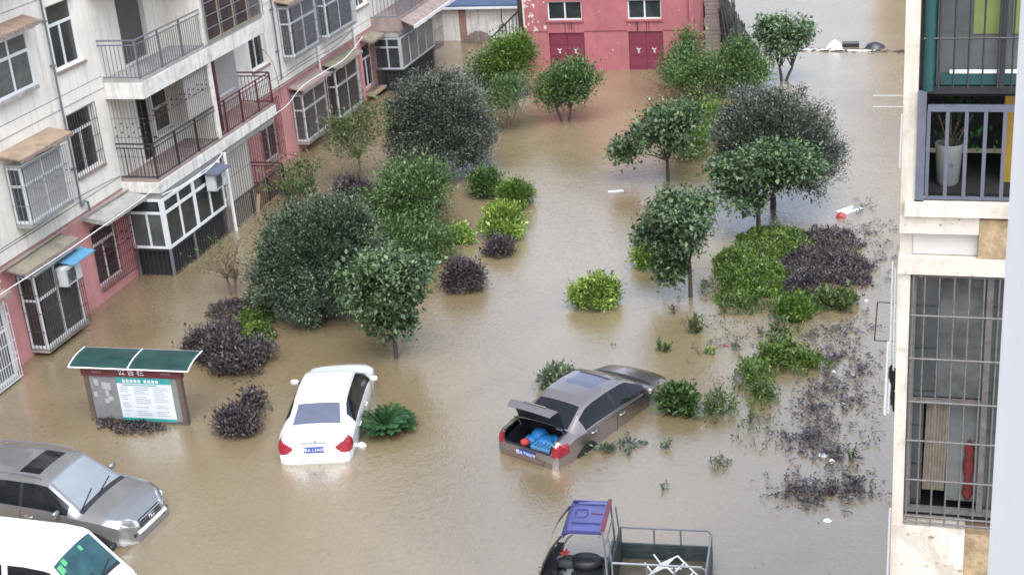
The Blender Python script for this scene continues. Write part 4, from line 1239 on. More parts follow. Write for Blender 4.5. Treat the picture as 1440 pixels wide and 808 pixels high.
# ---- cargo tricycle facing left
def trike():
    t = thing('cargo_tricycle', 'three-wheeled cargo tricycle with blue cab roof and open rear bed', 'tricycle', (-5.5, 22.38, -.5), math.radians(4.5))
    W = .52
    # roof: curved sheet with pressed panel
    mb = MB(); prof = [(-.98, 1.66), (-.93, 1.76), (-.8, 1.82), (-.5, 1.84), (-.24, 1.83)]
    ny = 8
    R_ = [[(x, -W + 2 * W * k / ny, z - .04 * ((k - ny / 2) / (ny / 2)) ** 4) for k in range(ny + 1)] for x, z in prof]
    for a, b in zip(R_[:-1], R_[1:]):
        for k in range(ny): mb.poly([a[k], b[k], b[k + 1], a[k + 1]])
    for a, b in zip(R_[:-1], R_[1:]):
        for k in range(ny): mb.poly([tuple(Vector(p) - Vector((0, 0, .03))) for p in (a[k + 1], b[k + 1], b[k], a[k])])
    rf = mb.build('cab_roof', 'trike_blue', t, True, 45)
    MB().slab([(-1.0, -W - .01, 1.62), (-.92, -W - .01, 1.77), (-.92, W + .01, 1.77), (-1.0, W + .01, 1.62)], (-.02, 0, .012)).build('front_band', 'trike_navy', rf)
    for s_ in (1, -1): MB().box(-.93, s_ * W - .015, 1.74, -.24, s_ * W + .015, 1.80).build('side_band', 'trike_navy', rf)
    MB().box(-.27, -W - .01, 1.80, -.2, W + .01, 1.85).build('rear_band', 'trike_maroon', rf)
    mb = MB(); pts = [(-.79, -.1), (-.6, -.1), (-.58, .0), (-.6, .13), (-.79, .13), (-.81, .0)]
    mb.tube([(x, y, 1.847) for x, y in pts + pts[:1]], .012, 5); mb.build('pressed_panel', 'trike_navy', rf)
    for y in (-.32, .32): MB().box(-.84, y - .01, 1.835, -.3, y + .01, 1.852).build('roof_rib', 'trike_navy', rf)
    MB().box(-.52, .0, 1.842, -.3, .02, 1.853).build('roof_rib', 'trike_maroon', rf)
    # windscreen: curved clear sheet and frame
    mb = MB(); pr = [(-1.0, 1.66), (-1.2, 1.38), (-1.36, 1.05), (-1.44, .8)]
    for a, b in zip(pr[:-1], pr[1:]):
        for k in range(6):
            y0, y1 = -W + 2 * W * k / 6, -W + 2 * W * (k + 1) / 6
            bx = lambda y: -.06 * (1 - (y / W) ** 2)
            mb.poly([(a[0] + bx(y0), y0, a[1]), (b[0] + bx(y0), y0, b[1]), (b[0] + bx(y1), y1, b[1]), (a[0] + bx(y1), y1, a[1])])
    mb.build('windscreen', 'screen_clear', t, True, 60)
    for s_ in (1, -1): MB().tube([(x - .01, s_ * W, z) for x, z in pr] + [(-1.42, s_ * W, .45)], .022, 6).build('windscreen_frame', 'black_iron', t)
    mb = MB(); pr2 = [(-1.44, .8), (-1.46, .55), (-1.38, .35)]
    for a, b in zip(pr2[:-1], pr2[1:]): mb.poly([(a[0], -W, a[1]), (b[0], -W, b[1]), (b[0], W, b[1]), (a[0], W, a[1])])
    mb.build('front_fairing', 'trike_navy', t)
    # cab rear frame
    mb = MB()
    for s_ in (1, -1):
        mb.tube([(-.24, s_ * W, 1.82), (-.2, s_ * W, 1.2), (-.18, s_ * W, .4)], .022, 6)
        mb.tube([(-.14, s_ * W, 1.7), (-.1, s_ * W, 1.2), (-.1, s_ * W, .6)], .018, 6)
    for z in (.62, 1.0, 1.45): mb.tube([(-.21, -W, z), (-.21, W, z)], .016, 6)
    mb.build('cab_frame', 'steel_bar', t)
    MB().box(-.25, -W + .02, .35, -.16, W - .02, .95).build('cab_back', 'bed_green', t)
    # saddle, seat box, handlebar, tank, front wheel
    s_ = MB(); s_.lathe([(.02, 0), (.26, .02), (.3, .1), (.24, .17), (.02, .19)], (0, 0, 0), 14); s_.v = [(p[0] * 1.15 - .66, p[1] * .75, p[2] + .72) for p in s_.v]
    s_.build('saddle', 'trim_black', t, True, 60)
    MB().box(-.85, -.3, .3, -.3, .3, .72).build('seat_box', 'trim_black', t)
    mb = MB(); mb.tube([(-1.12, -.38, 1.12), (-1.05, -.3, 1.1), (-1.12, -.1, 1.03), (-1.12, .1, 1.03), (-1.05, .3, 1.1), (-.98, .42, 1.1)], .017, 6); mb.tube([(-1.12, 0, 1.03), (-1.28, 0, .45)], .03, 6)
    hb = mb.build('handlebar', 'steel_bar', t)
    MB().box(-1.22, -.16, .98, -1.1, .16, 1.1).build('dash', 'trim_black', hb)
    mb = MB()
    for k in range(6):
        a = k * PI / 3 + .3; mb.tube([(-1.0, -.28, 1.16), (-1.0 + .1 * math.cos(a), -.28 + .1 * math.sin(a), 1.17)], .016, 4)
    mb.build('red_knob', 'cloth_red', hb)
    wheel(t, -1.36, 0, .28, .12)
    for q in (1, -1): wheel(t, .95, q * .5, .28, .14)
    mb = MB(); mb.lathe([(.02, -.05), (.07, -.03), (.085, .03), (.03, .05)], n=12); mb.v = [(p[2] - 1.55, p[1], p[0] + .55) for p in mb.v]; mb.build('headlight', 'chrome', t, True, 60)
    MB().box(-1.42, -W + .03, .3, -1.2, W - .03, .78).build('dash_panel', 'trim_black', t)
    mb = MB()
    for k in range(26):
        p = Vector((random.uniform(-1.3, -.75), random.uniform(-.42, .3), random.uniform(.38, .85)))
        mb.tube([p, p + Vector((random.uniform(-.2, .2), random.uniform(-.2, .2), random.uniform(-.15, .15)))], random.uniform(.015, .045), 6)
    tag(mb.build('engine_parts', 'trim_black', t), kind='stuff')
    tk = MB(); tk.lathe([(.02, -.2), (.13, -.17), (.16, 0), (.13, .17), (.02, .2)], n=12); tk.v = [(p[2] - 1.0, p[1], p[0] * .8 + .78) for p in tk.v]
    tk.build('fuel_tank', 'bed_green', t, True, 60)
    MB().box(-.62, -W + .02, .3, -.3, -W + .1, .7).build('side_box', 'slate_cover', t)
    MB().box(-.95, -W + .04, .3, -.35, W - .04, .36).build('floor_plate', 'bed_floor', t)
    # bed
    X0, X1, BW = -.08, 1.62, .60
    MB().box(X0, -BW, .48, X1, BW, .53).build('bed_floor', 'bed_floor', t)
    for q in (1, -1):
        sd_ = MB().box(X0, q * BW - .02, .532, X1, q * BW + .02, .86).build('side_board', 'bed_green', t)
        for z in (.6, .7, .8): MB().box(X0 + .03, q * BW - .028, z, X1 - .03, q * BW + .028, z + .012).build('board_rib', 'bed_green', sd_)
        mb = MB(); mb.tube([(X0, q * BW, 1.2), (X1 - .08, q * BW, 1.2), (X1, q * BW, 1.13), (X1, q * BW, .53)], .02, 6)
        for x in (X0, .55, 1.05): mb.tube([(x, q * BW, .86), (x, q * BW, 1.2)], .017, 5)
        mb.build('side_rail', 'steel_bar' if q < 0 else 'grey_iron', t)
    MB().box(X0 - .025, -BW, .532, X0 + .01, BW, 1.2).build('head_board', 'bed_green', t)
    MB().box(X1 - .02, -BW + .03, .532, X1 + .02, BW - .03, .86).build('tail_board', 'bed_green', t)
    mb = MB(); mb.tube([(X1, -BW, 1.13), (X1, BW, 1.13)], .02, 6); mb.build('tail_rail', 'steel_bar', t)
    return t
trike()
# white folding chair lying in the cargo bed
fc = thing('folding_chair', 'white metal folding chair lying in the tricycle cargo bed', 'chair', (-4.55, 22.42, .04), math.radians(-20))
for s_ in (1, -1):
    MB().tube([(-.42, s_ * .2, .05), (.0, s_ * .2, .38), (.42, s_ * .2, .08)], .017, 6).build('leg', 'cable_white', fc)
    MB().tube([(-.5, s_ * .16, .28), (-.28, s_ * .16, .04), (.1, s_ * .16, .16)], .015, 6).build('leg', 'cable_white', fc)
for k in range(4):
    x = -.36 + .1 * k; MB().tube([(x, -.2, .1 + .08 * k), (x, .2, .1 + .08 * k)], .014, 6).build('slat', 'cable_white', fc)
for k in range(2):
    x = .14 + .2 * k; MB().tube([(x, -.2, .28 - .13 * k), (x, .2, .28 - .13 * k)], .014, 6).build('stretcher', 'cable_white', fc)

# ================================================================== NOTICE BOARD
nb = thing('notice_board', 'notice board with curved green canopy and white poster standing in the water', 'notice board', (-18.12, 26.78, 0), math.radians(2.5))
for x in (-1.2, 1.2): MB().box(x - .06, -.06, -.62, x + .06, .06, 1.46).build('post', 'post_brown', nb)
MB().box(-1.14, -.03, .08, 1.14, .03, 1.22).build('back_panel', 'board_grey', nb)
MB().box(-1.14, -.05, .0, 1.14, .05, .075).build('bottom_rail', 'post_brown', nb)
MB().box(-1.3, -.07, 1.225, 1.3, .07, 1.46).build('header_beam', 'maroon', nb)
text('header_characters', '公 告 栏', .19, (.02, -.078, 1.345), (PI / 2, 0, 0), 'white_mark', nb)
mb = MB()
for x0 in (-1.0, .78):
    for k in range(5): mb.box(x0 + .05 * k, -.077, 1.31 + .01 * (k % 2), x0 + .05 * k + .035, -.072, 1.35)
mb.build('header_small_print', 'board_grey', nb)
po = MB().box(-.42, -.05, .06, .98, -.034, 1.2).build('poster', 'paper', nb)
for (a, b, c, d) in ((-.42, 1.05, .98, 1.2), (-.42, .06, .98, .14)): MB().box(a, -.054, b, c, -.051, d).build('poster_band', 'teal', po)
MB().box(-.28, -.058, 1.0, .62, -.0515, 1.02).build('poster_rule', 'teal', po)
mb = MB()
for k in range(5): mb.box(-.26 + .1 * k, -.057, 1.075, -.19 + .1 * k, -.0545, 1.15)
for k in range(4): mb.box(.3 + .1 * k, -.057, 1.075, .37 + .1 * k, -.0545, 1.15)
tag(mb.build('poster_heading', 'paper', po), kind='stuff')
mb = MB()
for cx, cw in ((-.36, .26), (.0, .42), (.5, .4)):
    for k in range(15):
        z = .94 - .052 * k
        if random.random() < .12: continue
        mb.box(cx, -.0535, z, cx + cw * random.uniform(.55, 1), -.051, z + .014)
tag(mb.build('poster_lines', 'ink', po), kind='stuff')
for k in range(9):
    x = random.uniform(-1.08, -.62); z = random.uniform(.45, 1.05); w_ = random.uniform(.08, .16); h_ = random.uniform(.08, .18)
    MB().box(x, -.042 - .001 * k, z, x + w_, -.031, z + h_).build('notice', 'paper_grey', nb)
# curved canopy
arcp = [(-.16, 1.47), (0, 1.535), (.22, 1.585), (.45, 1.60), (.68, 1.595)]
for (xa, xb) in ((-1.54, .0), (.0, 1.54)):
    mb = MB()
    for p, q in zip(arcp[:-1], arcp[1:]): mb.slab([(xa, p[0], p[1]), (xb, p[0], p[1]), (xb, q[0], q[1]), (xa, q[0], q[1])], (0, 0, -.012))
    mb.build('canopy_sheet', 'canopy_green', nb, True, 50)
for x in (-1.54, 0, 1.54):
    MB().tube([(x, p[0], p[1] + .005) for p in arcp], .016, 6).build('canopy_rib', 'cable_white', nb)
MB().tube([(-1.54, arcp[0][0], arcp[0][1]), (1.54, arcp[0][0], arcp[0][1])], .018, 6).build('canopy_edge', 'cable_white', nb)
MB().tube([(-1.54, arcp[-1][0], arcp[-1][1]), (1.54, arcp[-1][0], arcp[-1][1])], .012, 6).build('canopy_edge', 'steel_bar', nb)
for x in (-1.2, 1.2): MB().slab([(x - .02, -.04, 1.4), (x - .02, -.04, 1.49), (x - .02, .45, 1.57), (x - .02, .06, 1.4)], (.04, 0, 0)).build('canopy_bracket', 'post_brown', nb)

# ================================================================== RIGHT BUILDING (neighbouring bay, near)
YB = 11.3
rg_ = thing('right_apartment_building', 'cream rendered building bay with barred windows along the right edge', 'building', (.3, 12.5, 0), world_geo=True)
def rbx(name, m, x0, y0, z0, x1, y1, z1, parent=rg_): return MB().box(x0, y0, z0, x1, y1, z1).build(name, m, parent)
# corner pier, ledges and wall fields
rbx('corner_pier', 'render_cream', -.335, YB, 11.43, -.225, YB + 2.2, 15.5)
rbx('ledge', 'render_cream', -.335, YB - .02, 11.275, .27, YB + .16, 11.43)
rbx('ledge_block', 'stain_tan', .272, YB - .01, 11.07, .8, YB + .16, 11.4)
rbx('wall_field', 'render_white', -.23, YB + .05, 11.075, .27, YB + .3, 11.275)
rbx('corner_pier', 'render_cream', -.33, YB + .06, 11.07, -.232, YB + 2.2, 11.274)
rbx('ledge', 'render_cream', -.34, YB - .03, 10.925, .8, YB + .16, 11.068)
rbx('corner_pier', 'render_cream', -.335, YB, 8.56, -.24, YB + 2.2, 10.92)
rbx('wall_field', 'render_cream', -.335, YB - .02, 6.2, .28, YB + 2.2, 8.56)
rbx('wall_field', 'stain_tan', .282, YB + .02, 6.2, .9, YB + 2.2, 8.5)
rbx('sill', 'render_cream', -.30, YB - .06, 11.432, .8, YB + .1, 11.55)
rbx('lower_storeys', 'render_cream', -.33, YB + .1, -.6, 9, YB + 11, 6.19)
rbx('upper_storeys', 'render_cream', -.33, YB, 15.51, 9, YB + 11, 18.0)
rbx('rear_wall', 'render_cream', -.33, YB + 2.21, 6.2, 9, YB + 11, 15.5)
# rooms behind the panes
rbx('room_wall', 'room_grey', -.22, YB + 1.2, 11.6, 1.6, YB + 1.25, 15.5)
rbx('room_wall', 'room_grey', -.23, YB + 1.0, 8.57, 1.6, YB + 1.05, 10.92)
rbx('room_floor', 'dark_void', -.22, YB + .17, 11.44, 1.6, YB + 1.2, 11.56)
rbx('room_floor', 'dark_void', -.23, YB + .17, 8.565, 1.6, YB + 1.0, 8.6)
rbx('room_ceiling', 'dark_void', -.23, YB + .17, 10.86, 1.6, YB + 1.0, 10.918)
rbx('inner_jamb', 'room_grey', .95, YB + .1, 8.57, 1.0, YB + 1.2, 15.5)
# upper window: teal drainpipe, dark bars
tag(MB().tube([(-.15, YB + .02, 12.44), (-.15, YB + .02, 15.5)], .045, 12).build('drainpipe', 'teal_pipe', rg_, True), 'teal downpipe beside the barred window')
wu = MB(); wu.box(-.22, YB + .06, 12.40, .9, YB + .12, 12.46); wu.box(-.22, YB + .06, 12.46, -.17, YB + .12, 15.4)
wu = wu.build('upper_window', 'trim_black', rg_)
MB().box(-.1, YB + .1, 12.46, .9, YB + .106, 15.4).build('pane', 'grey_glass', wu)
for (xa, xb, mm) in ((.16, .36, 'room_green'), (.44, .56, 'room_green')): MB().box(xa, YB + .088, 12.86, xb, YB + .098, 15.3).build('green_curtain', mm, wu)
rbx('window_shelf', 'foam', .0, YB + .065, 12.56, .8, YB + .085, 12.585, wu)
rbx('window_shelf', 'teal_pipe', -.06, YB + .07, 12.47, .8, YB + .085, 12.555, wu)
barv = MB().tube([(0, 0, 0), (0, 0, 2.9)], .008, 5).mesh('bar', 'black_iron')
for k, x in enumerate((-.08, .03, .135, .24, .35, .45, .55)):
    o = link('bar', barv, wu, Vector((x, YB - .01, 12.46)) - ORG[wu.name])
for z in (12.85, 13.6, 14.4): MB().tube([(-.2, YB - .01, z), (.8, YB - .01, z)], .009, 5).build('cross_bar', 'black_iron', wu)
MB().box(.36, YB + .0, 12.46, .40, YB + .05, 15.4).build('mullion', 'trim_black', wu)
# middle: blue-grey railing with a planter behind
ru = MB(); ru.box(-.225, YB - .03, 11.56, -.16, YB + .03, 12.44); ru.box(-.15, YB - .015, 12.28, .8, YB + .02, 12.33); ru.box(-.15, YB - .01, 11.565, .8, YB + .02, 11.585)
ru = ru.build('planter_railing', 'blue_rail', rg_)
barm = MB().box(-.014, -.012, 0, .014, .012, .70).mesh('bar', 'blue_rail')
for x in (-.14, .0, .14, .28, .42, .56): link('bar', barm, ru, Vector((x, YB, 11.585)) - ORG[ru.name])
MB().box(-.23, YB - .035, 11.44, -.16, YB + .02, 11.555).build('bracket', 'dark_void', ru)
MB().tube([(-.16, YB + .12, 12.38), (.8, YB + .12, 12.38)], .012, 5).build('rail_pipe', 'dark_void', ru)
pt = thing('flower_pot', 'white flower pot with a star on it behind the blue-grey railing', 'flower pot', (.02, 11.68, 11.56))
MB().lathe([(.07, 0), (.085, .02), (.105, .28), (.115, .34), (.11, .35), (.095, .345), (.09, .3)], n=18).build('pot', 'pot_white', pt, True, 50)
st_ = MB(); pts = [((.03 if k % 2 == 0 else .012) * math.sin(k * PI / 5), (.03 if k % 2 == 0 else .012) * math.cos(k * PI / 5)) for k in range(10)]
st_.poly([(p[0] + .02, -.1, .19 + p[1]) for p in pts]); st_.build('star_mark', 'grey_iron', pt)
MB().lathe([(.09, .3), (.02, .31)], n=12).build('potting_soil', 'soil', pt)
k = 240
_P = np.stack([rng.normal(.08, .13, k), rng.normal(.02, .08, k), rng.uniform(.3, .75, k)], 1)
_D = rng.normal(size=(k, 3)); _D /= np.linalg.norm(_D, axis=1, keepdims=True)
_S = np.cross(_D, np.array([.3, .2, 1.0])); _S /= np.linalg.norm(_S, axis=1, keepdims=True)
_L = rng.uniform(.04, .1, (k, 1))
_V = np.stack([_P, _P + _D * _L * .5 + _S * _L * .22, _P + _D * _L, _P + _D * _L * .5 - _S * _L * .22], 1).reshape(-1, 3)
link('pot_leaves', fast_mesh('pot_leaves', _V, np.arange(k * 4).reshape(-1, 4), 'leaf_cycad'), pt)
mb = MB()
for q in range(6): mb.tube([(random.uniform(-.03, .05), 0, .3), (random.uniform(-.1, .3), random.uniform(-.05, .1), random.uniform(.5, .78))], .006, 4)
mb.build('pot_stems', 'twig', pt)
tag(rbx('yellow_box', 'yellow_box', .43, 11.75, 11.56, .8, 12.0, 12.5, None), 'yellow box standing behind the blue-grey railing', 'box')
# lower window
FW = MB(); lw3 = lambda u, v, d: (u, YB + .05 + d, v)
frame_rect(FW, lw3, -.235, .9, 8.66, 10.915, .045, 0, .05); FW.box(.36, YB + .05, 8.71, .41, YB + .1, 10.87); FW.box(-.19, YB + .052, 9.72, .36, YB + .098, 9.76)
lw = FW.build('lower_window', 'rust_bar', rg_)
MB().box(-.2, YB + .085, 9.77, -.02, YB + .09, 10.86).build('pane', 'dark_glass', lw)
MB().box(.0, YB + .1, 9.77, .36, YB + .104, 10.86).build('pane', 'room_grey', lw)
MB().box(.4, YB + .1, 8.7, .88, YB + .104, 10.86).build('pane', 'dark_glass', lw)
for (x0, x1, x2) in ((-.1, -.02, .02), ): pass
mb = MB(); pts = [(-.09 + .012 * k, YB + .1 + .012 * (k % 2)) for k in range(16)]
for p, q in zip(pts[:-1], pts[1:]): mb.poly([(p[0], p[1], 8.86), (q[0], q[1], 8.86), (q[0] + .015, q[1], 9.72), (p[0] + .015, p[1], 9.72)])
mb.build('curtain', 'cloth_tan', lw)
MB().box(-.22, YB + .12, 8.7, -.1, YB + .125, 9.72).build('pane', 'dark_glass', lw)
MB().box(.10, YB + .14, 8.75, .36, YB + .145, 9.72).build('pane', 'grey_glass', lw)
hb = MB(); hb.lathe([(.02, -.32), (.05, -.26), (.03, -.12), (.055, .0), (.035, .12), (.045, .18), (.012, .25)], (.285, YB + .125, 9.1), 7)
tag(hb.build('red_cloth', 'cloth_dim', None, True, 60), 'red cloth hanging inside the lower right window', 'cloth')
gv = MB().tube([(0, 0, 0), (0, 0, 2.33)], .008, 5).mesh('bar', 'rust_bar')
for k, x in enumerate((-.215, -.125, -.01, .105, .22, .335, .45)): link('bar', gv, lw, Vector((x, YB - .015, 8.58)) - ORG[lw.name])
for z in (8.6, 8.66, 9.02, 9.4, 9.77, 10.17, 10.56): MB().tube([(-.23, YB - .02, z), (.8, YB - .02, z)], .009, 5).build('cross_bar', 'rust_bar', lw)
rbx('pale_patch', 'foam', .15, YB - .024, 8.2, .27, YB - .021, 8.5)
mb = MB()
for k in range(26):
    u = random.uniform(-.33, .28); v = random.choice([11.40, 11.3, 10.95, 8.5, 8.35, 8.2, 7.9]) + random.uniform(-.06, .02)
    n = 7; r_ = random.uniform(.002, .014) * (2.2 if k % 9 == 0 else 1)
    yy = YB - .0235 if v > 11.2 or v < 9 else YB - .0335
    mb.poly([(u + r_ * random.uniform(.5, 1.6) * math.cos(2 * PI * j / n), yy, v + r_ * random.uniform(.3, 1.0) * math.sin(2 * PI * j / n)) for j in range(n)])
tag(mb.build('render_chips', 'stain_tan', rg_), kind='stuff')
# drying poles fixed to the bay's courtyard side
def pole(label, p, q, r=.013, m='cable_white'):
    t = tag(MB().tube([p, q], r, 7).build('drying_pole', m, None, True), label, 'pole', 'drying poles beside the right building')
    return t
pole('leftmost of the clustered white drying poles above the black clamps', (-.392, 11.6, 10.9), (-.392, 11.6, 9.9), .008)
pole('middle of the clustered white drying poles above the black clamps', (-.368, 11.6, 10.84), (-.366, 11.6, 9.9), .007)
pole('rightmost of the clustered white drying poles against the cream pier', (-.347, 11.6, 10.84), (-.347, 11.6, 9.9), .006)
pole('long white pole hanging lower, left of the lower window', (-.41, 11.6, 10.16), (-.425, 11.6, 9.46))
pole('short white pole hanging just right of the long low one', (-.388, 11.6, 9.86), (-.395, 11.6, 9.48))
pole('white pole at the very bottom of the right building', (-.355, 11.55, 8.55), (-.37, 11.55, 7.2), .012)
pole('white pole fixed higher on the pier beside the planter', (-.345, 11.5, 12.2), (-.352, 11.5, 11.75), .01)
bc = MB()
for (x, z) in ((-.385, 9.86), (-.36, 9.8), (-.34, 9.84), (-.37, 9.66), (-.35, 9.6)): bc.lathe([(.012, -.1), (.02, -.02), (.014, .08)], (x, 11.6, z), 6)
tag(bc.build('pole_clamps', 'dark_void'), 'black clamp bundle under the white drying poles', 'clamp')
dr_ = thing('rusty_rack', 'thin rusty drying frame sticking out over the water', 'rack', (-.5, 13, 9.9), world_geo=True)
MB().tube([(-.34, 13, 9.91), (-.57, 13, 9.91), (-.59, 13, 9.51), (-.34, 13, 9.51)], .008, 5).build('frame_tube', 'brown_iron', dr_)
for k, z in enumerate((11.64, 11.53)):
    tag(MB().tube([(-.33, 14, z), (-.70, 14, z)], .005, 5).build('thin_rod', 'cable_white'), ('upper' if k == 0 else 'lower') + ' of two thin white rods sticking out over the water', 'rod')
# the photographer's own white wall at the far right
nw = tag(MB().box(.15, .6, 9, 1.2, 3.5, 21).build('near_wall', 'wall_near'), 'bright white wall edge nearest the camera at the far right', 'wall')

# ================================================================== VEGETATION
def unit(v): return v / np.maximum(np.linalg.norm(v, axis=1, keepdims=True), 1e-9)
def leaf_arrays(P, D, Nn, L, Wd, fold=.18):
    """rhombic leaves: base P, direction D, normal Nn"""
    S = unit(np.cross(D, Nn)); Nn = unit(np.cross(S, D))
    L = np.asarray(L).reshape(-1, 1); Wd = np.asarray(Wd).reshape(-1, 1)
    mid = P + D * L * .48
    a = mid + S * Wd * .5 + Nn * Wd * fold
    b = mid - S * Wd * .5 + Nn * Wd * fold
    tip = P + D * L - Nn * L * .12
    V = np.stack([P, a, tip, b], 1).reshape(-1, 3)
    Q = np.arange(len(P) * 4).reshape(-1, 4)
    return V, Q
def leaves_obj(name, P, D, Nn, L, Wd, m, parent=None, org=(0, 0, 0)):
    V, Q = leaf_arrays(P, D, Nn, L, Wd)
    me = fast_mesh(name, V - np.array(org), Q, m)
    return link(name, me, parent)
def rdir(n): return unit(rng.normal(size=(n, 3)))
def clump_leaves(C, OUT, per, sig, L, W, up=.35, outw=.8, jitter=.55, droop=0.0):
    """leaves scattered round clump centres C; OUT = outward direction of each clump"""
    n = len(C) * per
    c = np.repeat(C, per, 0); o = np.repeat(OUT, per, 0)
    s_ = np.repeat(np.asarray(sig).reshape(-1, 1) if np.ndim(sig) else np.full((len(C), 1), sig), per, 0)
    P = c + rng.normal(size=(n, 3)) * s_
    D = unit(o * outw + rdir(n) * jitter + np.array([0, 0, up - droop]))
    Nn = unit(o * .5 + np.array([0, 0, 1.0]) + rdir(n) * .6)
    Ls = L * rng.uniform(.65, 1.3, n)
    return P, D, Nn, Ls, Ls * (W / L) * rng.uniform(.8, 1.2, n)
def crown_points(lobes, K, rim=.72, low=-.75, rough=.14, gap=9.0):
    C, O = [], []
    tot = sum((l[3] * l[4] * l[5]) ** .667 for l in lobes)
    for l in lobes:
        k = max(4, int(K * (l[3] * l[4] * l[5]) ** .667 / tot))
        d = rdir(k * 3); d = d[d[:, 2] > low][:k]
        f = rng.uniform(rim, 1.0, (len(d), 1)) + rng.normal(size=(len(d), 1)) * rough * .5
        ph = rng.uniform(0, 6.28, 3)        # low-frequency lumps in the outline
        f *= 1 + rough * (np.sin(3.1 * d[:, :1] * 2 + ph[0]) * np.cos(2.7 * d[:, 1:2] * 2 + ph[1]) + .6 * np.sin(5 * d[:, 2:3] + 4 * d[:, :1] + ph[2]))
        sh = rng.uniform(size=(len(d), 1)) < .13
        f = np.where(sh & (d[:, 2:3] > -.3), f * rng.uniform(1.08, 1.32, (len(d), 1)), f)
        hole = np.sin(d[:, 0] * 4.3 + ph[1]) * np.sin(d[:, 1] * 4.9 + ph[2]) * np.sin(d[:, 2] * 4.1 + ph[0])
        kp = hole < gap
        d, f = d[kp], f[kp]
        r = np.array(l[3:6]); c = np.array(l[:3])
        C.append(c + d * r * f); O.append(unit(d / r))
    return np.concatenate(C), np.concatenate(O)
def limbs(mb, base, tips, r0, r1=.008, sway=.12):
    for tp in tips:
        b = Vector(base); t = Vector(tp); n = 4; pts = []
        for k in range(n + 1):
            f = k / n; p = b.lerp(t, f)
            if 0 < k < n: p += Vector((random.uniform(-sway, sway), random.uniform(-sway, sway), random.uniform(0, sway)))
            pts.append(p)
        mb.tube(pts, [r0 + (r1 - r0) * (k / n) ** .7 for k in range(n + 1)], 5)
def tree(name, label, xy, lobes, m, K, per, sig, L, W, trunk=.06, fork=.5, cat='tree', group=None, bark='bark', stems=None, inner=0, low=-.75, rim=.72, rough=.14, nlimb=10, gap=9.0, sub=5, **kw):
    """lobes: ellipsoids (dx,dy,z, rx,ry,rz) relative to the base"""
    t = thing(name, label, cat, (xy[0], xy[1], 0), group=group)
    if sub:
        extra = []
        for l in lobes:
            for q in range(sub):
                d = rdir(1)[0]; d[2] = abs(d[2]) * 1.0 - .25
                k = rng.uniform(.30, .50); f = rng.uniform(.72, .98)
                extra.append((l[0] + d[0] * l[3] * f, l[1] + d[1] * l[4] * f, max(.12, l[2] + d[2] * l[5] * f), l[3] * k, l[4] * k, l[5] * k))
        lobes = [(*l[:3], l[3] * .84, l[4] * .84, l[5] * .86) for l in lobes] + extra
    C, O = crown_points(lobes, K, rim, low, rough, gap)
    keep = C[:, 2] > .03; C, O = C[keep], O[keep]
    sg = sig * rng.uniform(.65, 1.35, len(C))
    arr = clump_leaves(C, O, per, sg, L, W, **kw)
    ok = arr[0][:, 2] > .0
    arr = [a[ok] for a in arr]
    leaves_obj('crown', *arr, m, t)
    if inner:
        Ci, Oi = crown_points([(*l[:3], l[3] * .72, l[4] * .72, l[5] * .72) for l in lobes], inner, .3, low)
        kp = Ci[:, 2] > .05
        ai = clump_leaves(Ci[kp], Oi[kp], 26, sig * 1.4, L * 1.5, W * 1.7, **kw)
        ok = ai[0][:, 2] > 0
        leaves_obj('inner_foliage', *[a[ok] for a in ai], m, t)
    mb = MB()
    zc = min(l[2] for l in lobes)
    fz = max(.12, fork)
    for (sx, sy, lean) in (stems or [(0, 0, 0)]):
        top = (sx + lean, sy, fz)
        mb.tube([(sx, sy, -.62), (sx + lean * .2, sy, .0), (sx + lean * .6, sy + .02, fz * .55), top], [trunk * 1.25, trunk * 1.1, trunk, trunk * .85], 8)
        idx = rng.choice(len(C), min(nlimb, len(C)), replace=False)
        limbs(mb, top, [tuple(C[i]) for i in idx], trunk * .55, .008)
    mb.build('trunk', bark, t, True, 60)
    return t
EV = dict(L=.078, W=.038, up=.3, outw=.8, jitter=.6)
def G(*a): return a
# dense dark evergreens
tree('evergreen_tree', 'dense round grey-green evergreen nearest the red building on the left', (-16.75, 45.4), [(0, 0, 1.75, 1.72, 1.65, 1.62), (.1, -.2, 1.1, 1.72, 1.65, 1.05), (-.5, .2, 2.1, 1.0, 1.0, .95)], 'leaf_grey', 640, 112, .16, trunk=.09, fork=.7, inner=220, cat='tree', group='round evergreen trees', rough=.13, sub=0, **EV)
tree('evergreen_tree', 'big round dark green evergreen left of centre above the white car', (-16.25, 33.55), [(.05, 0, 1.62, 1.62, 1.55, 1.5), (-.15, -.1, 1.0, 1.68, 1.55, .95), (.5, .2, 2.0, 1.0, 1.0, .95)], 'leaf_evergreen', 640, 112, .155, trunk=.09, fork=.6, inner=220, group='round evergreen trees', rough=.13, sub=0, **EV)
tree('evergreen_tree', 'round dark evergreen right of centre behind a glossy-leaved tree', (-5.05, 42.6), [(0, 0, 2.1, 1.72, 1.6, 1.4), (.8, -.3, 1.65, 1.2, 1.15, 1.0), (-.4, .1, 2.5, 1.0, 1.0, .85)], 'leaf_grey', 600, 108, .16, trunk=.09, fork=.9, inner=200, group='round evergreen trees', rough=.13, sub=0, **EV)
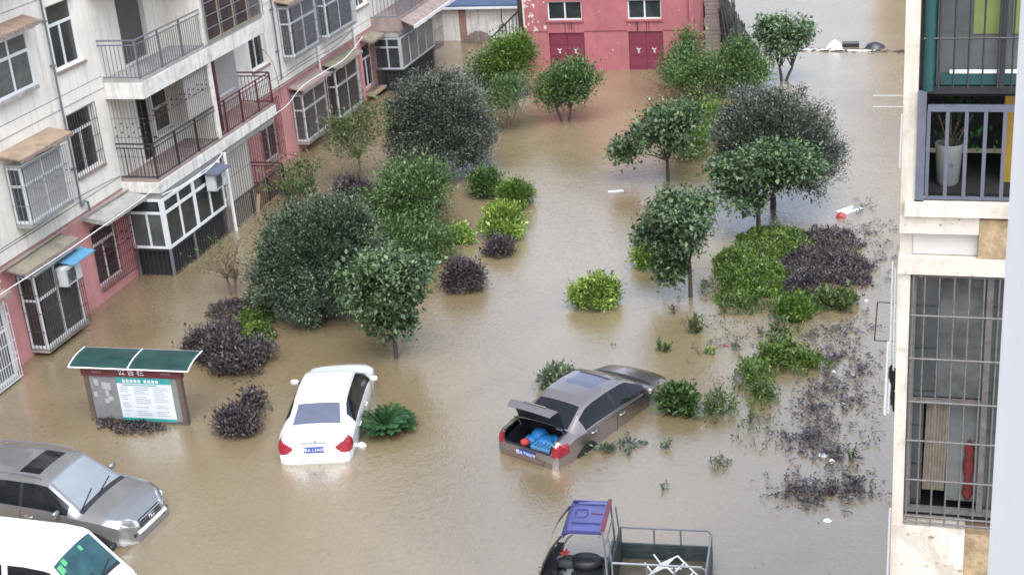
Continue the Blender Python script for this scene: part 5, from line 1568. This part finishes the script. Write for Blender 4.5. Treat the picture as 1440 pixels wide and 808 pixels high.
# glossy broad-leaved small trees
GL = dict(L=.115, W=.06, up=.1, outw=.7, jitter=.75, droop=.15)
tree('broadleaf_tree', 'glossy broad-leaved tree with thin bare trunk just above the white car', (-13.15, 30.9), [(0, 0, 2.2, 1.08, 1.05, .62), (-.1, 0, 1.6, .95, .9, .55), (0, 0, 1.0, .42, .42, .35)], 'leaf_glossy', 360, 36, .13, trunk=.055, fork=.95, inner=60, group='glossy broad-leaved trees', rim=.4, rough=.2, gap=.28, nlimb=16, **GL)
tree('broadleaf_tree', 'glossy tree with a side branch reaching left, right of the courtyard middle', (-8.75, 44.9), [(-.05, 0, 1.65, 1.05, 1.0, .85), (.2, 0, 2.1, .8, .8, .6), (-1.45, -.1, 1.0, .45, .3, .22)], 'leaf_glossy', 280, 34, .13, trunk=.06, fork=.7, inner=50, group='glossy broad-leaved trees', rim=.4, rough=.2, gap=.28, nlimb=16, **GL)
tree('broadleaf_tree', 'glossy tree with drooping low twig standing in front of the green bed', (-6.42, 35.5), [(-.05, 0, 2.4, .82, .82, .6), (-.2, 0, 1.75, .85, .82, .55), (-.55, -.1, .8, .3, .25, .25)], 'leaf_glossy', 310, 36, .13, trunk=.055, fork=1.0, inner=60, group='glossy broad-leaved trees', rim=.4, rough=.2, gap=.28, nlimb=16, **GL)
tree('broadleaf_tree', 'pale-tipped glossy tree directly before the right-hand evergreen', (-5.2, 40.2), [(0, 0, 1.95, 1.35, 1.1, .75), (.7, .1, 2.2, .9, .8, .5), (-.4, 0, 1.4, .8, .8, .6)], 'leaf_glossy', 320, 36, .13, trunk=.07, fork=.8, inner=60, group='glossy broad-leaved trees', rim=.4, rough=.2, gap=.28, nlimb=16, **GL)
tree('broadleaf_tree', 'small glossy tree farthest back beside the flooded lane', (-6.4, 57.3), [(0, 0, 1.5, 1.2, 1.1, .9), (-.4, 0, 2.0, .6, .6, .6), (.6, 0, 1.9, .7, .7, .5)], 'leaf_glossy', 280, 34, .125, trunk=.06, fork=.55, inner=40, group='glossy broad-leaved trees', rim=.4, rough=.2, gap=.28, stems=[(0, 0, -.1), (.1, 0, .3)], **GL)
# soft green trees and large shrubs
SF = dict(L=.105, W=.038, up=.25, outw=.8, jitter=.6)
tree('green_tree', 'bright green rounded tree in front of the red wall, left of its doors', (-16.85, 55.0), [(0, 0, 1.35, 1.0, .95, 1.1), (.1, 0, 1.9, .7, .7, .6)], 'leaf_bright', 230, 46, .17, trunk=.05, fork=.6, inner=70, **SF)
tree('green_tree', 'dull green bush filling the gap beside the stair railing', (-17.95, 55.8), [(0, 0, 1.0, .9, .8, 1.0), (-.3, 0, .6, .8, .7, .6)], 'leaf_mid', 150, 40, .18, trunk=.04, fork=.4, inner=60, cat='bush', **SF)
tree('green_tree', 'many-stemmed pale green shrub with bare lower stems near the evergreen', (-15.9, 50.5), [(0, 0, 1.25, .85, .8, .55), (.2, 0, 1.6, .6, .6, .4)], 'leaf_mid', 120, 38, .17, trunk=.022, fork=.75, bark='twig', stems=[(0, 0, -.25), (.05, 0, 0), (.1, .05, .3), (.08, -.05, .55)], cat='shrub', nlimb=4, **SF)
tree('green_tree', 'green small tree with forked trunk below the left maroon doors', (-13.75, 51.5), [(0, 0, 1.35, 1.1, 1.0, .75), (.25, 0, 1.75, .7, .7, .55), (-.35, 0, 1.0, .75, .7, .5)], 'leaf_mid', 230, 46, .16, trunk=.05, fork=.5, inner=80, stems=[(0, 0, .1), (-.25, 0, -.2)], **SF)
tree('green_tree', 'broad green shrub mass at the right corner of the red building', (-9.3, 55.0), [(0, 0, .75, 1.4, 1.2, .85), (-1.0, 1.2, .9, .9, .8, .8), (-.9, 2.2, 1.3, .35, .3, 1.0)], 'leaf_mid', 300, 44, .19, trunk=.04, fork=.3, inner=110, cat='shrub', **SF)
tree('green_tree', 'dark green bushy shrub between the green mass and the farthest glossy tree', (-7.9, 55.6), [(0, 0, 1.05, 1.0, .9, .95), (.5, -.3, .7, .8, .8, .6)], 'leaf_mid', 190, 42, .18, trunk=.04, fork=.4, inner=70, cat='shrub', **SF)
tree('green_tree', 'yellow-green low shrub half hidden behind the side-branched glossy tree', (-8.6, 48.2), [(0, 0, .65, 1.0, 1.3, .65), (.3, 1.6, .5, .7, .9, .5)], 'leaf_bright', 190, 40, .17, trunk=.03, fork=.25, inner=50, cat='shrub', **SF)
tree('green_tree', 'large soft bright green bush between the two left evergreens', (-15.75, 39.6), [(.1, .3, 1.1, 1.05, 1.0, .95), (-.3, -.3, .7, 1.05, 1.0, .75), (.25, .5, 1.6, .6, .6, .4)], 'leaf_mid', 330, 48, .19, trunk=.05, fork=.5, inner=140, cat='bush', **SF)
tree('green_tree', 'leafy green shrub peeking between the glossy tree and the big evergreen', (-15.4, 36.6), [(0, 0, .75, 1.1, 1.0, .75), (.9, .5, .5, .9, .7, .45)], 'leaf_mid', 220, 42, .18, trunk=.03, fork=.3, inner=70, cat='shrub', **SF)
# sparse feathery saplings
FE = dict(L=.15, W=.035, up=.05, outw=.9, jitter=.7)
tree('feathery_tree', 'sparse feathery small tree between the far bay windows and the evergreen', (-19.2, 43.9), [(0, 0, 1.6, 1.15, 1.0, .75), (.6, .2, 2.2, .8, .7, .5), (-.7, 0, 1.9, .6, .6, .5)], 'leaf_feather', 95, 30, .19, trunk=.035, fork=.9, bark='twig', nlimb=18, rim=.4, **FE)
tree('feathery_tree', 'thin feathery sapling in front of the dark red balcony rail', (-20.75, 41.6), [(0, 0, 1.0, .8, .7, .5), (.6, .3, 1.3, .5, .5, .3)], 'leaf_feather', 26, 20, .17, trunk=.022, fork=.5, bark='twig', nlimb=14, rim=.3, cat='sapling', **FE)
tree('feathery_tree', 'nearly bare brown sapling left of the big dark evergreen', (-19.45, 34.3), [(0, 0, 1.0, .8, .7, .6), (-.6, 0, .95, .4, .4, .2), (.2, .2, 1.6, .5, .5, .35)], 'leaf_feather', 22, 9, .15, trunk=.035, fork=.5, bark='twig', nlimb=20, rim=.5, sub=0, cat='sapling', stems=[(0, 0, -.05), (.1, 0, .12)], **FE)
tree('feathery_tree', 'low fern-like green plant at the foot of the iron fence', (-21.1, 42.9), [(0, 0, .25, .5, .4, .2)], 'leaf_mid', 26, 26, .12, trunk=.015, fork=.12, cat='plant', **FE)

# shrubs standing in the water
def shrub(label, xy, r, h, m, K=90, per=48, sig=.09, L=.085, W=.04, group=None, z=.0, name='shrub', **kw):
    a = dict(up=.5, outw=.8, jitter=.5); a.update(kw)
    return tree(name, label, xy, [(0, 0, h * .38 + z, r, r * .95, h * .62)], m, K, per, sig, L, W, trunk=.03, fork=.15, cat='shrub', group=group, low=-.55, inner=int(K * .35), rough=.08, sub=2, **a)
BG = 'clipped round shrubs in the water'
shrub('round mid-green shrub at the foot of the far evergreen, upper left of three', (-14.45, 43.1), .56, .95, 'leaf_mid', group=BG)
shrub('round green shrub, middle of the three near the courtyard centre', (-13.2, 42.2), .58, .85, 'leaf_bright', group=BG)
shrub('pale yellow-green round shrub, nearest of the three near the courtyard centre', (-12.85, 39.8), .68, 1.0, 'leaf_yellow', 110, 52, group=BG)
shrub('flat yellow-green shrub standing alone in mid courtyard', (-8.75, 34.75), .68, .72, 'leaf_yellow', 110, 50, group=BG)
shrub('small yellow-green shrub lower left of the drooping-twig tree', (-8.0, 37.6), .42, .5, 'leaf_yellow', 60, group=BG)
shrub('small green shrub tucked left behind the drooping-twig tree', (-8.15, 39.0), .40, .45, 'leaf_bright', 55, group=BG)
shrub('loose sage-green shrub behind the brown sedan', (-8.75, 29.9), .34, .36, 'leaf_sage', 40, 30, L=.1, group=BG)
shrub('leafy green shrub at the sunken nose of the brown sedan', (-5.55, 29.05), .36, .6, 'leaf_mid', 45, 34, L=.12, W=.06, group=BG)
shrub('ragged yellow-green tuft between the green bush and pale round shrub', (-14.1, 39.0), .45, .4, 'leaf_yellow', 45, 34, group=BG)
shrub('wide low green shrub right below the purple-edged bed', (-3.6, 34.6), .55, .4, 'leaf_bright', 70, 44, group=BG)
shrub('flat pale green sprawling shrub nearest the right edge of the bed', (-2.45, 35.4), .5, .2, 'leaf_feather', 34, 24, L=.11, W=.06, group=BG)
PG = 'dark purple-leaved shrubs'
PK = dict(L=.085, W=.035, sig=.10)
shrub('dark purple shrub low in the water below the pale round shrub', (-12.55, 38.1), .42, .38, 'leaf_purple', 60, 46, group=PG, **PK)
shrub('dark purple shrub at the right side of the thin-trunked glossy tree', (-12.85, 35.5), .62, .72, 'leaf_purple', 90, 50, group=PG, **PK)
shrub('isolated round dark purple shrub right of the notice board', (-15.55, 26.75), .46, .46, 'leaf_purple', 90, 50, group=PG, **PK)
shrub('small dark red-purple sprig above the round purple shrub by the notice board', (-15.6, 27.7), .22, .42, 'leaf_purple', 24, 36, group=PG, **PK)
shrub('dim purple-grey shrub under the sparse feathery tree', (-19.0, 42.6), .75, .62, 'leaf_purple', 90, 40, group=PG, **PK)
tree('shrub', 'large sprawling dark purple shrub bed above the notice board', (-17.6, 30.0), [(-.55, .6, .22, .75, .65, .38), (.35, 0, .22, .9, .65, .36), (.75, -.35, .2, .55, .45, .34)], 'leaf_purple', 240, 52, .11, .09, .035, trunk=.03, fork=.12, cat='shrub', group=PG, inner=70, low=-.4, sub=3, up=.5, outw=.8, jitter=.5)
# beds of ground cover that read as one mass
def bed(name, label, cat, spots, m, n, L, W, h, up=.9):
    P = []
    for (x, y, rx, ry, w_) in spots:
        k = int(n * w_); a = rng.uniform(0, 2 * PI, k); r = np.sqrt(rng.uniform(0, 1, k)) * (1 + .15 * np.sin(3 * a + x) + .1 * np.sin(7 * a + y))
        hh = h * np.clip(1.15 - r ** 2, .12, 1)
        P.append(np.stack([x + r * rx * np.cos(a), y + r * ry * np.sin(a), rng.uniform(.1, 1, k) * hh], 1))
    P = np.concatenate(P)
    # clumpy: pull leaves towards random clump heads
    q = rng.choice(len(P), max(8, len(P) // 45)); hd = P[q]
    near = hd[rng.integers(0, len(hd), len(P))]
    d2 = None
    cell = np.round(P[:, :2] / .17)
    off = np.sin(cell[:, :1] * 12.9898 + cell[:, 1:2] * 78.233) * 43758.5453
    off = off - np.floor(off)
    P[:, 2] *= (.55 + .75 * off[:, 0])
    D = unit(rdir(len(P)) * .9 + np.array([0, 0, up])); Nn = unit(rdir(len(P)) * .8 + np.array([0, 0, 1]))
    Ls = L * rng.uniform(.6, 1.3, len(P))
    o = leaves_obj(name, P, D, Nn, Ls, Ls * W / L, m)
    return tag(o, label, cat, kind='stuff')
bed('ground_cover', 'bright green leafy ground cover below the right-hand evergreen', 'ground cover', [(-4.9, 36.6, .95, 1.7, .5), (-4.6, 39.3, 1.3, 1.3, .32), (-5.5, 37.8, .7, 1.0, .18)], 'leaf_bright', 16000, .10, .04, .42)
bed('ground_cover', 'dark purple ground cover right of the bright green bed', 'ground cover', [(-3.35, 37.9, 1.0, 1.5, .45), (-3.2, 39.7, 1.0, .9, .2), (-2.5, 37.6, .7, 1.1, .2), (-3.6, 36.3, .5, .6, .15)], 'leaf_purple', 15000, .09, .035, .4)
bed('ground_cover', 'yellow-green ground cover beside the sprawling purple shrub', 'ground cover', [(-17.4, 31.4, .5, .9, .55), (-16.95, 30.3, .45, .6, .3), (-17.9, 32.6, .5, .6, .15)], 'leaf_bright', 7000, .10, .045, .4)
bed('ground_cover', 'dark sodden leaves just above water under the notice board', 'ground cover', [(-18.1, 26.45, .75, .3, .8), (-18.9, 26.55, .3, .22, .2)], 'leaf_purple', 900, .1, .035, .12)
bed('ground_cover', 'dim purple underbrush beneath the big dark evergreen', 'ground cover', [(-18.7, 33.1, .9, .8, .5), (-18.3, 31.7, .5, .7, .3)], 'leaf_purple', 5000, .09, .035, .3)

# weeds: upright stalks with leaves, each tuft a thing of its own
def weed(label, xy, n, h, r, m, per=9, L=.09, W=.035, group='weed tufts poking out of the water'):
    t = thing('weed', label, 'weed', (xy[0], xy[1], 0), group=group)
    mb = MB(); Ps, Ds, Ns = [], [], []
    for k in range(n):
        a = rng.uniform(0, 2 * PI); rr = r * math.sqrt(rng.uniform()); x, y = rr * math.cos(a), rr * math.sin(a)
        hh = h * rng.uniform(.5, 1.1); tx, ty = x + rng.normal() * h * .22, y + rng.normal() * h * .22
        mb.tube([(x, y, -.3), (x, y, 0), ((x + tx) / 2, (y + ty) / 2, hh * .55), (tx, ty, hh)], [.008, .008, .006, .003], 4)
        for q in range(per):
            f = rng.uniform(.1, 1); Ps.append((x + (tx - x) * f, y + (ty - y) * f, hh * f))
    Ps = np.array(Ps); D = unit(rdir(len(Ps)) + np.array([0, 0, .45])); Nn = unit(rdir(len(Ps)) * .5 + np.array([0, 0, 1]))
    Ls = L * rng.uniform(.6, 1.3, len(Ps))
    leaves_obj('leaves', Ps, D, Nn, Ls, Ls * W / L, m, t); mb.build('stalks', 'twig', t)
    return t
weed('tall bright green weed cluster in the middle of the right-hand weed patch', (-3.7, 31.9), 34, .55, .42, 'leaf_bright', 26, .12, .05)
weed('green weed clump just right of the tallest bright cluster', (-3.05, 31.75), 22, .36, .32, 'leaf_bright', 24, .12, .05)
weed('dark-tipped green stalks at the top of the right-hand weed patch', (-3.75, 33.0), 10, .7, .15, 'leaf_mid', 24, .12, .045)
weed('green weed clump left below the tallest bright cluster', (-4.25, 30.9), 16, .45, .22, 'leaf_bright', 24, .11, .05)
weed('leaning green stalks below the bright weed cluster', (-3.85, 30.0), 13, .5, .18, 'leaf_mid', 24, .11, .04)
weed('pale green stalks halfway between the sedan nose and the weed patch', (-4.72, 29.0), 18, .55, .26, 'leaf_feather', 20, .11, .04)
weed('thin single green stalk right of the pale stalks', (-3.95, 28.75), 4, .55, .06, 'leaf_mid', 14)
weed('small green tuft left of the reddish floating leaf', (-6.5, 32.1), 9, .28, .14, 'leaf_mid', 18, .1, .04)
weed('upright grassy tuft under the drooping-twig tree', (-5.95, 33.3), 16, .42, .16, 'leaf_feather', 20, .11, .04)
weed('tiny yellow-green tuft right of the grassy one', (-5.4, 32.05), 8, .22, .13, 'leaf_yellow', 12)
weed('lone small tuft below right of the sunken sedan nose', (-5.57, 27.3), 5, .22, .06, 'leaf_mid', 12)
weed('faint pale grass tuft low in the open water', (-4.35, 26.75), 18, .2, .22, 'leaf_sage', 6)
weed('lone green spike near the right edge above the drowned purple weeds', (-1.66, 27.35), 5, .35, .05, 'leaf_mid', 14)
weed('tiny sprig in front of the tricycle bed', (-5.3, 25.6), 4, .14, .06, 'leaf_sage', 8)
weed('thin green sapling stalk above the yellow-green patch by the notice board', (-16.3, 27.2), 5, .35, .08, 'leaf_bright', 10)
weed('grey stalks rising below the drooping-twig tree trunk', (-6.7, 34.4), 5, .45, .1, 'leaf_drowned', 9)
weed('grey-green stalks between the grassy tuft and the bright cluster', (-4.75, 32.4), 6, .5, .12, 'leaf_sage', 10)
weed('low green stalks below the wide green shrub', (-4.15, 33.3), 9, .35, .2, 'leaf_sage', 10)
# drowned purple weeds: stems curling over the surface
def drowned(label, spots, n, m='leaf_drowned', L=.085, W=.03):
    """half-sunk sprigs: short bent stems carrying a few leaves, denser towards each spot's middle"""
    Ps, Ds = [], []; mb = MB()
    for (x, y, rx, ry, w_) in spots:
        for k in range(int(n * w_)):
            a = rng.uniform(0, 2 * PI); r = abs(rng.normal()) * .78 + .05
            px, py = x + rx * r * math.cos(a), y + ry * r * math.sin(a)
            th = rng.uniform(0, 2 * PI); cu = rng.normal() * .8; pts = []
            m_ = int(rng.integers(2, 5)); hz = rng.uniform(.02, .13)
            for q in range(m_):
                z = hz * math.sin(PI * (q + .4) / (m_ + .3)) + .004
                pts.append((px, py, z))
                for e in range(int(rng.integers(1, 3))):
                    Ps.append((px + rng.normal() * .02, py + rng.normal() * .02, z + .004)); Ds.append((math.cos(th + rng.normal()), math.sin(th + rng.normal()), rng.uniform(-.1, .9)))
                px += .06 * math.cos(th); py += .06 * math.sin(th); th += cu * .5
            mb.tube(pts, .0045, 3)
    P = np.array(Ps); D = unit(np.array(Ds)); Nn = unit(rdir(len(P)) * .5 + np.array([0, 0, 1]))
    Ls = L * rng.uniform(.5, 1.4, len(P))
    t = thing('drowned_weeds', label, 'weeds', (0, 0, 0)); t['kind'] = 'stuff'
    leaves_obj('leaves', P, D, Nn, Ls, Ls * W / L, m, t); mb.build('stems', 'leaf_drowned', t)
drowned('purple-grey drowned weeds curling over the water, lowest patch at right', [(-1.95, 26.1, .55, .45, .45), (-2.65, 26.0, .45, .4, .3), (-2.4, 25.5, .6, .3, .1), (-1.5, 26.4, .3, .5, .15)], 250)
drowned('purple-grey drowned weeds trailing through the middle of the right-hand patch', [(-2.6, 29.6, .55, .6, .3), (-2.55, 28.3, .6, .7, .3), (-2.0, 30.3, .7, .6, .15), (-3.0, 28.0, .5, .5, .1), (-2.15, 27.4, .5, .4, .15), (-2.4, 28.8, .9, 1.6, .35)], 230)
drowned('dark drowned stems scattered near the bed beside the right building', [(-2.3, 32.2, .6, .5, .3), (-1.75, 31.6, .35, .7, .25), (-1.6, 29.8, .3, .3, .1), (-3.0, 33.4, .6, .5, .15), (-2.2, 33.9, .4, .3, .1), (-1.2, 26.0, .3, .2, .05), (-2.5, 32.0, 1.3, 1.8, .5), (-5.2, 32.6, 1.3, .8, .2)], 150)
drowned('dark torn leaves floating off the right side of the purple bed', [(-1.95, 38.0, .6, 1.2, .45), (-2.1, 40.6, .6, .9, .3), (-2.3, 42.6, .4, .8, .15), (-1.6, 39.5, .3, 1.2, .1), (-2.2, 37.2, .6, 1.0, .4)], 150)
drowned('thin drift of torn purple stems linking the right-hand beds and weeds', [(-2.5, 30.6, 1.1, 2.6, .45), (-2.3, 33.8, 1.0, 1.3, .25), (-2.0, 27.6, .8, 1.2, .3)], 230)
drowned('dark leafy cluster floating beside the brown sedan', [(-6.75, 27.0, .30, .16, .7), (-6.35, 27.35, .22, .12, .3)], 34, 'leaf_evergreen', .13, .05)
bed('weed_mat', 'fine green weeds matted around the bright cluster in the right-hand patch', 'weeds', [(-3.6, 31.8, .75, .9, .4), (-3.2, 31.7, .9, .45, .2), (-4.2, 30.9, .45, .8, .2), (-3.8, 30.1, .35, .7, .12), (-4.7, 29.2, .4, .7, .08)], 'leaf_bright', 2300, .11, .035, .4)
bed('weed_mat', 'thin olive weeds fringing the lower edge of the bright green bed', 'weeds', [(-4.9, 34.9, .8, .5, .5), (-3.2, 35.6, .7, .5, .3), (-5.9, 36.0, .4, .7, .2)], 'leaf_feather', 1300, .11, .035, .25)
bed('weed_mat', 'scattered thin weed blades between the brown sedan and the drowned purple weeds', 'weeds', [(-4.3, 29.6, .9, 1.3, .4), (-3.7, 28.2, .6, .8, .2), (-5.4, 33.4, 1.0, .8, .2), (-2.9, 33.2, .8, .8, .2)], 'leaf_feather', 700, .11, .03, .3)
# leaf litter and specks on the water
k = 420
P = np.stack([rng.uniform(-20, -1, k), rng.uniform(21, 50, k), np.full(k, .004)], 1)
th = rng.uniform(0, 2 * PI, k); D = np.stack([np.cos(th), np.sin(th), np.zeros(k)], 1); Nn = np.tile([0, 0, 1.0], (k, 1))
Ls = rng.uniform(.02, .07, k)
tag(leaves_obj('floating_leaves', P, D, Nn, Ls, Ls * .5, 'leaf_litter'), 'tiny dead leaves scattered over the flood water', 'leaves', kind='stuff')

# bits of floating leaf and twig gathered along walls and round the shrubs
k = 900
bx_ = np.concatenate([np.stack([XF + .15 + np.abs(rng.normal(0, .35, 420)), rng.uniform(24, 55, 420)], 1)] +
    [np.array([x, y]) + rng.normal(size=(40, 2)) * r for x, y, r in ((-13.0, 39.6, .75), (-8.75, 34.6, .7), (-15.5, 26.5, .6), (-12.8, 35.2, .7), (-14.4, 42.6, .7), (-18, 26.4, .9), (-17, 29.2, 1.1), (-7.4, 26.6, .7), (-13.2, 25.6, .7), (-12.0, 27.0, .6), (-16.2, 31.9, 1.2), (-13.2, 30.8, .9))])
k = len(bx_); P = np.column_stack([bx_, np.full(k, .005)])
P = P[P[:, 0] > XF + .03]; k = len(P)
th = rng.uniform(0, 2 * PI, k); D = np.stack([np.cos(th), np.sin(th), np.zeros(k)], 1); Nn = np.tile([0, 0, 1.0], (k, 1)); Ls = rng.uniform(.02, .075, k)
tag(leaves_obj('floating_scum', P, D, Nn, Ls, Ls * .4, 'leaf_litter'), 'leaf scraps gathered along walls and round the shrubs', 'leaves', kind='stuff')
# cycad by the white car
cy = thing('cycad', 'dark green cycad rosette in the water right of the white car', 'cycad', (-12.02, 27.2, 0))
Ps, Ds, Ns = [], [], []; mb = MB()
for k in range(34):
    a = 2 * PI * k / 34 * 2.4 + rng.uniform(-.1, .1); el = .25 + .9 * (k / 34); Rr = .68 * rng.uniform(.85, 1.05)
    pts = []
    for q in range(23):
        f = q / 22; r = Rr * f * math.cos(el * (1 - .35 * f)); z = .06 + Rr * f * math.sin(el) * (1 - .45 * f)
        p = (r * math.cos(a), r * math.sin(a), max(z, .01)); pts.append(p)
        if q > 1:
            for s_ in (-1, 1):
                d = Vector((math.cos(a), math.sin(a), .1)) * .6 + Vector((-math.sin(a), math.cos(a), .15)) * s_
                Ps.append(p); Ds.append(tuple(d)); Ns.append((0, 0, 1))
    mb.tube(pts[::2], .006, 3)
Ls = np.full(len(Ps), .17)
leaves_obj('fronds', np.array(Ps), unit(np.array(Ds)), np.array(Ns, float), Ls, Ls * .2, 'leaf_cycad', cy); mb.build('frond_ribs', 'leaf_cycad', cy)
MB().lathe([(.1, -.5), (.11, -.02), (.08, .08), (.02, .12)], n=10).build('trunk', 'bark', cy, True)

# ================================================================== floating litter
def blob(name, label, cat, xy, sx, sy, sz, m, group='litter floating on the flood water', rot=0, n=9):
    b = MB(); b.lathe([(.6, -.3), (1, 0), (.8, .5), (.3, .9), (.02, 1)], n=n)
    b.v = [(v[0] * sx * random.uniform(.8, 1.15), v[1] * sy * random.uniform(.8, 1.15), v[2] * sz) for v in b.v]
    o = b.build(name, m, None, True, 50); o.location = (xy[0], xy[1], .005); o.rotation_euler.z = rot
    return tag(o, label, cat, group)
def slip(label, xy, l, w_, m, rot, cat='litter'):
    o = MB().slab([(-l / 2, -w_ / 2, 0), (l / 2, -w_ / 3, 0), (l / 2 * .8, w_ / 2, 0), (-l / 2, w_ / 2 * .7, 0)], (0, 0, .018)).build('floating_scrap', m)
    o.location = (xy[0], xy[1], .004); o.rotation_euler.z = rot
    return tag(o, label, cat, 'litter floating on the flood water')
slip('thin white strip floating in mid courtyard left of the side-branched tree', (-10.25, 43.75), .5, .1, 'foam', .3)
blob('white_bag', 'white plastic bag on the floating pole at the lane', 'bag', (-4.75, 62.4), .35, .25, .38, 'foam')
blob('black_bag', 'black rubbish bag on the floating pole, right of the white bag', 'bag', (-3.1, 62.55), .42, .3, .25, 'bag_black')
tag(MB().tube([(-4.45, 62.75, .12), (-3.75, 62.75, .12)], .12, 8).build('black_roll', 'bag_black'), 'black rolled bundle behind the floating white pole', 'bundle', 'litter floating on the flood water')
tag(MB().tube([(-6.9, 62.3, .0), (-5.6, 62.2, .01), (-4.2, 62.05, .0), (-2.9, 61.95, .0)], .045, 8).build('floating_pole', 'pvc'), 'long white pole floating across the flooded lane', 'pole')
mb = MB()
for k in range(46):
    x = random.uniform(-6.6, -1.6); y = 62.2 - .09 * (x + 6.9) + random.uniform(-.12, .2); a = random.gauss(0, .35); l_ = random.uniform(.1, .45)
    mb.tube([(x, y, .01), (x + l_ * math.cos(a), y + l_ * math.sin(a) * .5, random.uniform(.01, .08))], random.uniform(.012, .035), 4)
tag(mb.build('floating_twigs', 'heap'), 'dark twigs caught along the floating pole in the lane', 'debris', kind='stuff')
blob('red_bottle', 'small red container at the right end of the floating pole', 'container', (-1.55, 61.9), .16, .1, .12, 'litter_red')
for k, (x, y, s_, lab) in enumerate(((-2.25, 27.45, .10, 'larger white foam lump above the lowest drowned weeds'), (-2.05, 27.25, .075, 'smaller white foam lump touching the drowned weeds'), (-1.95, 24.9, .085, 'white foam lump below the drowned weeds'), (-1.75, 26.15, .05, 'tiny white foam bit inside the lowest drowned weeds'),
        (-3.05, 31.5, .05, 'tiny white foam bit on the bright weed clump'), (-2.35, 31.45, .06, 'white foam bit right of the bright weed clump'), (-2.05, 29.85, .06, 'white foam bit beside dark drowned stems'), (-2.05, 37.7, .09, 'white scrap right of the purple ground cover'), (-1.85, 35.7, .05, 'white dot on water near the right building'), (-3.9, 34.9, .06, 'white scrap left of the wide green shrub'), (-12.35, 26.45, .12, 'white foam lump beside the rear wheel of the white car'))):
    blob('foam_lump', lab, 'foam', (x, y), s_, s_ * .7, s_ * .7, 'foam')
blob('red_ball', 'dull red round object at the foot of the right-hand evergreen', 'litter', (-2.95, 41.9), .16, .14, .16, 'litter_red')
slip('pale blue-white sheet floating behind the right-hand evergreen foot', (-2.75, 42.5), .8, .45, 'foam', .8)
slip('small dark red leaf floating left of the bright weeds', (-5.05, 32.55), .12, .07, 'litter_red', .5)
slip('reddish scrap floating in the lane', (-4.65, 52.8), .35, .12, 'litter_red', .1)
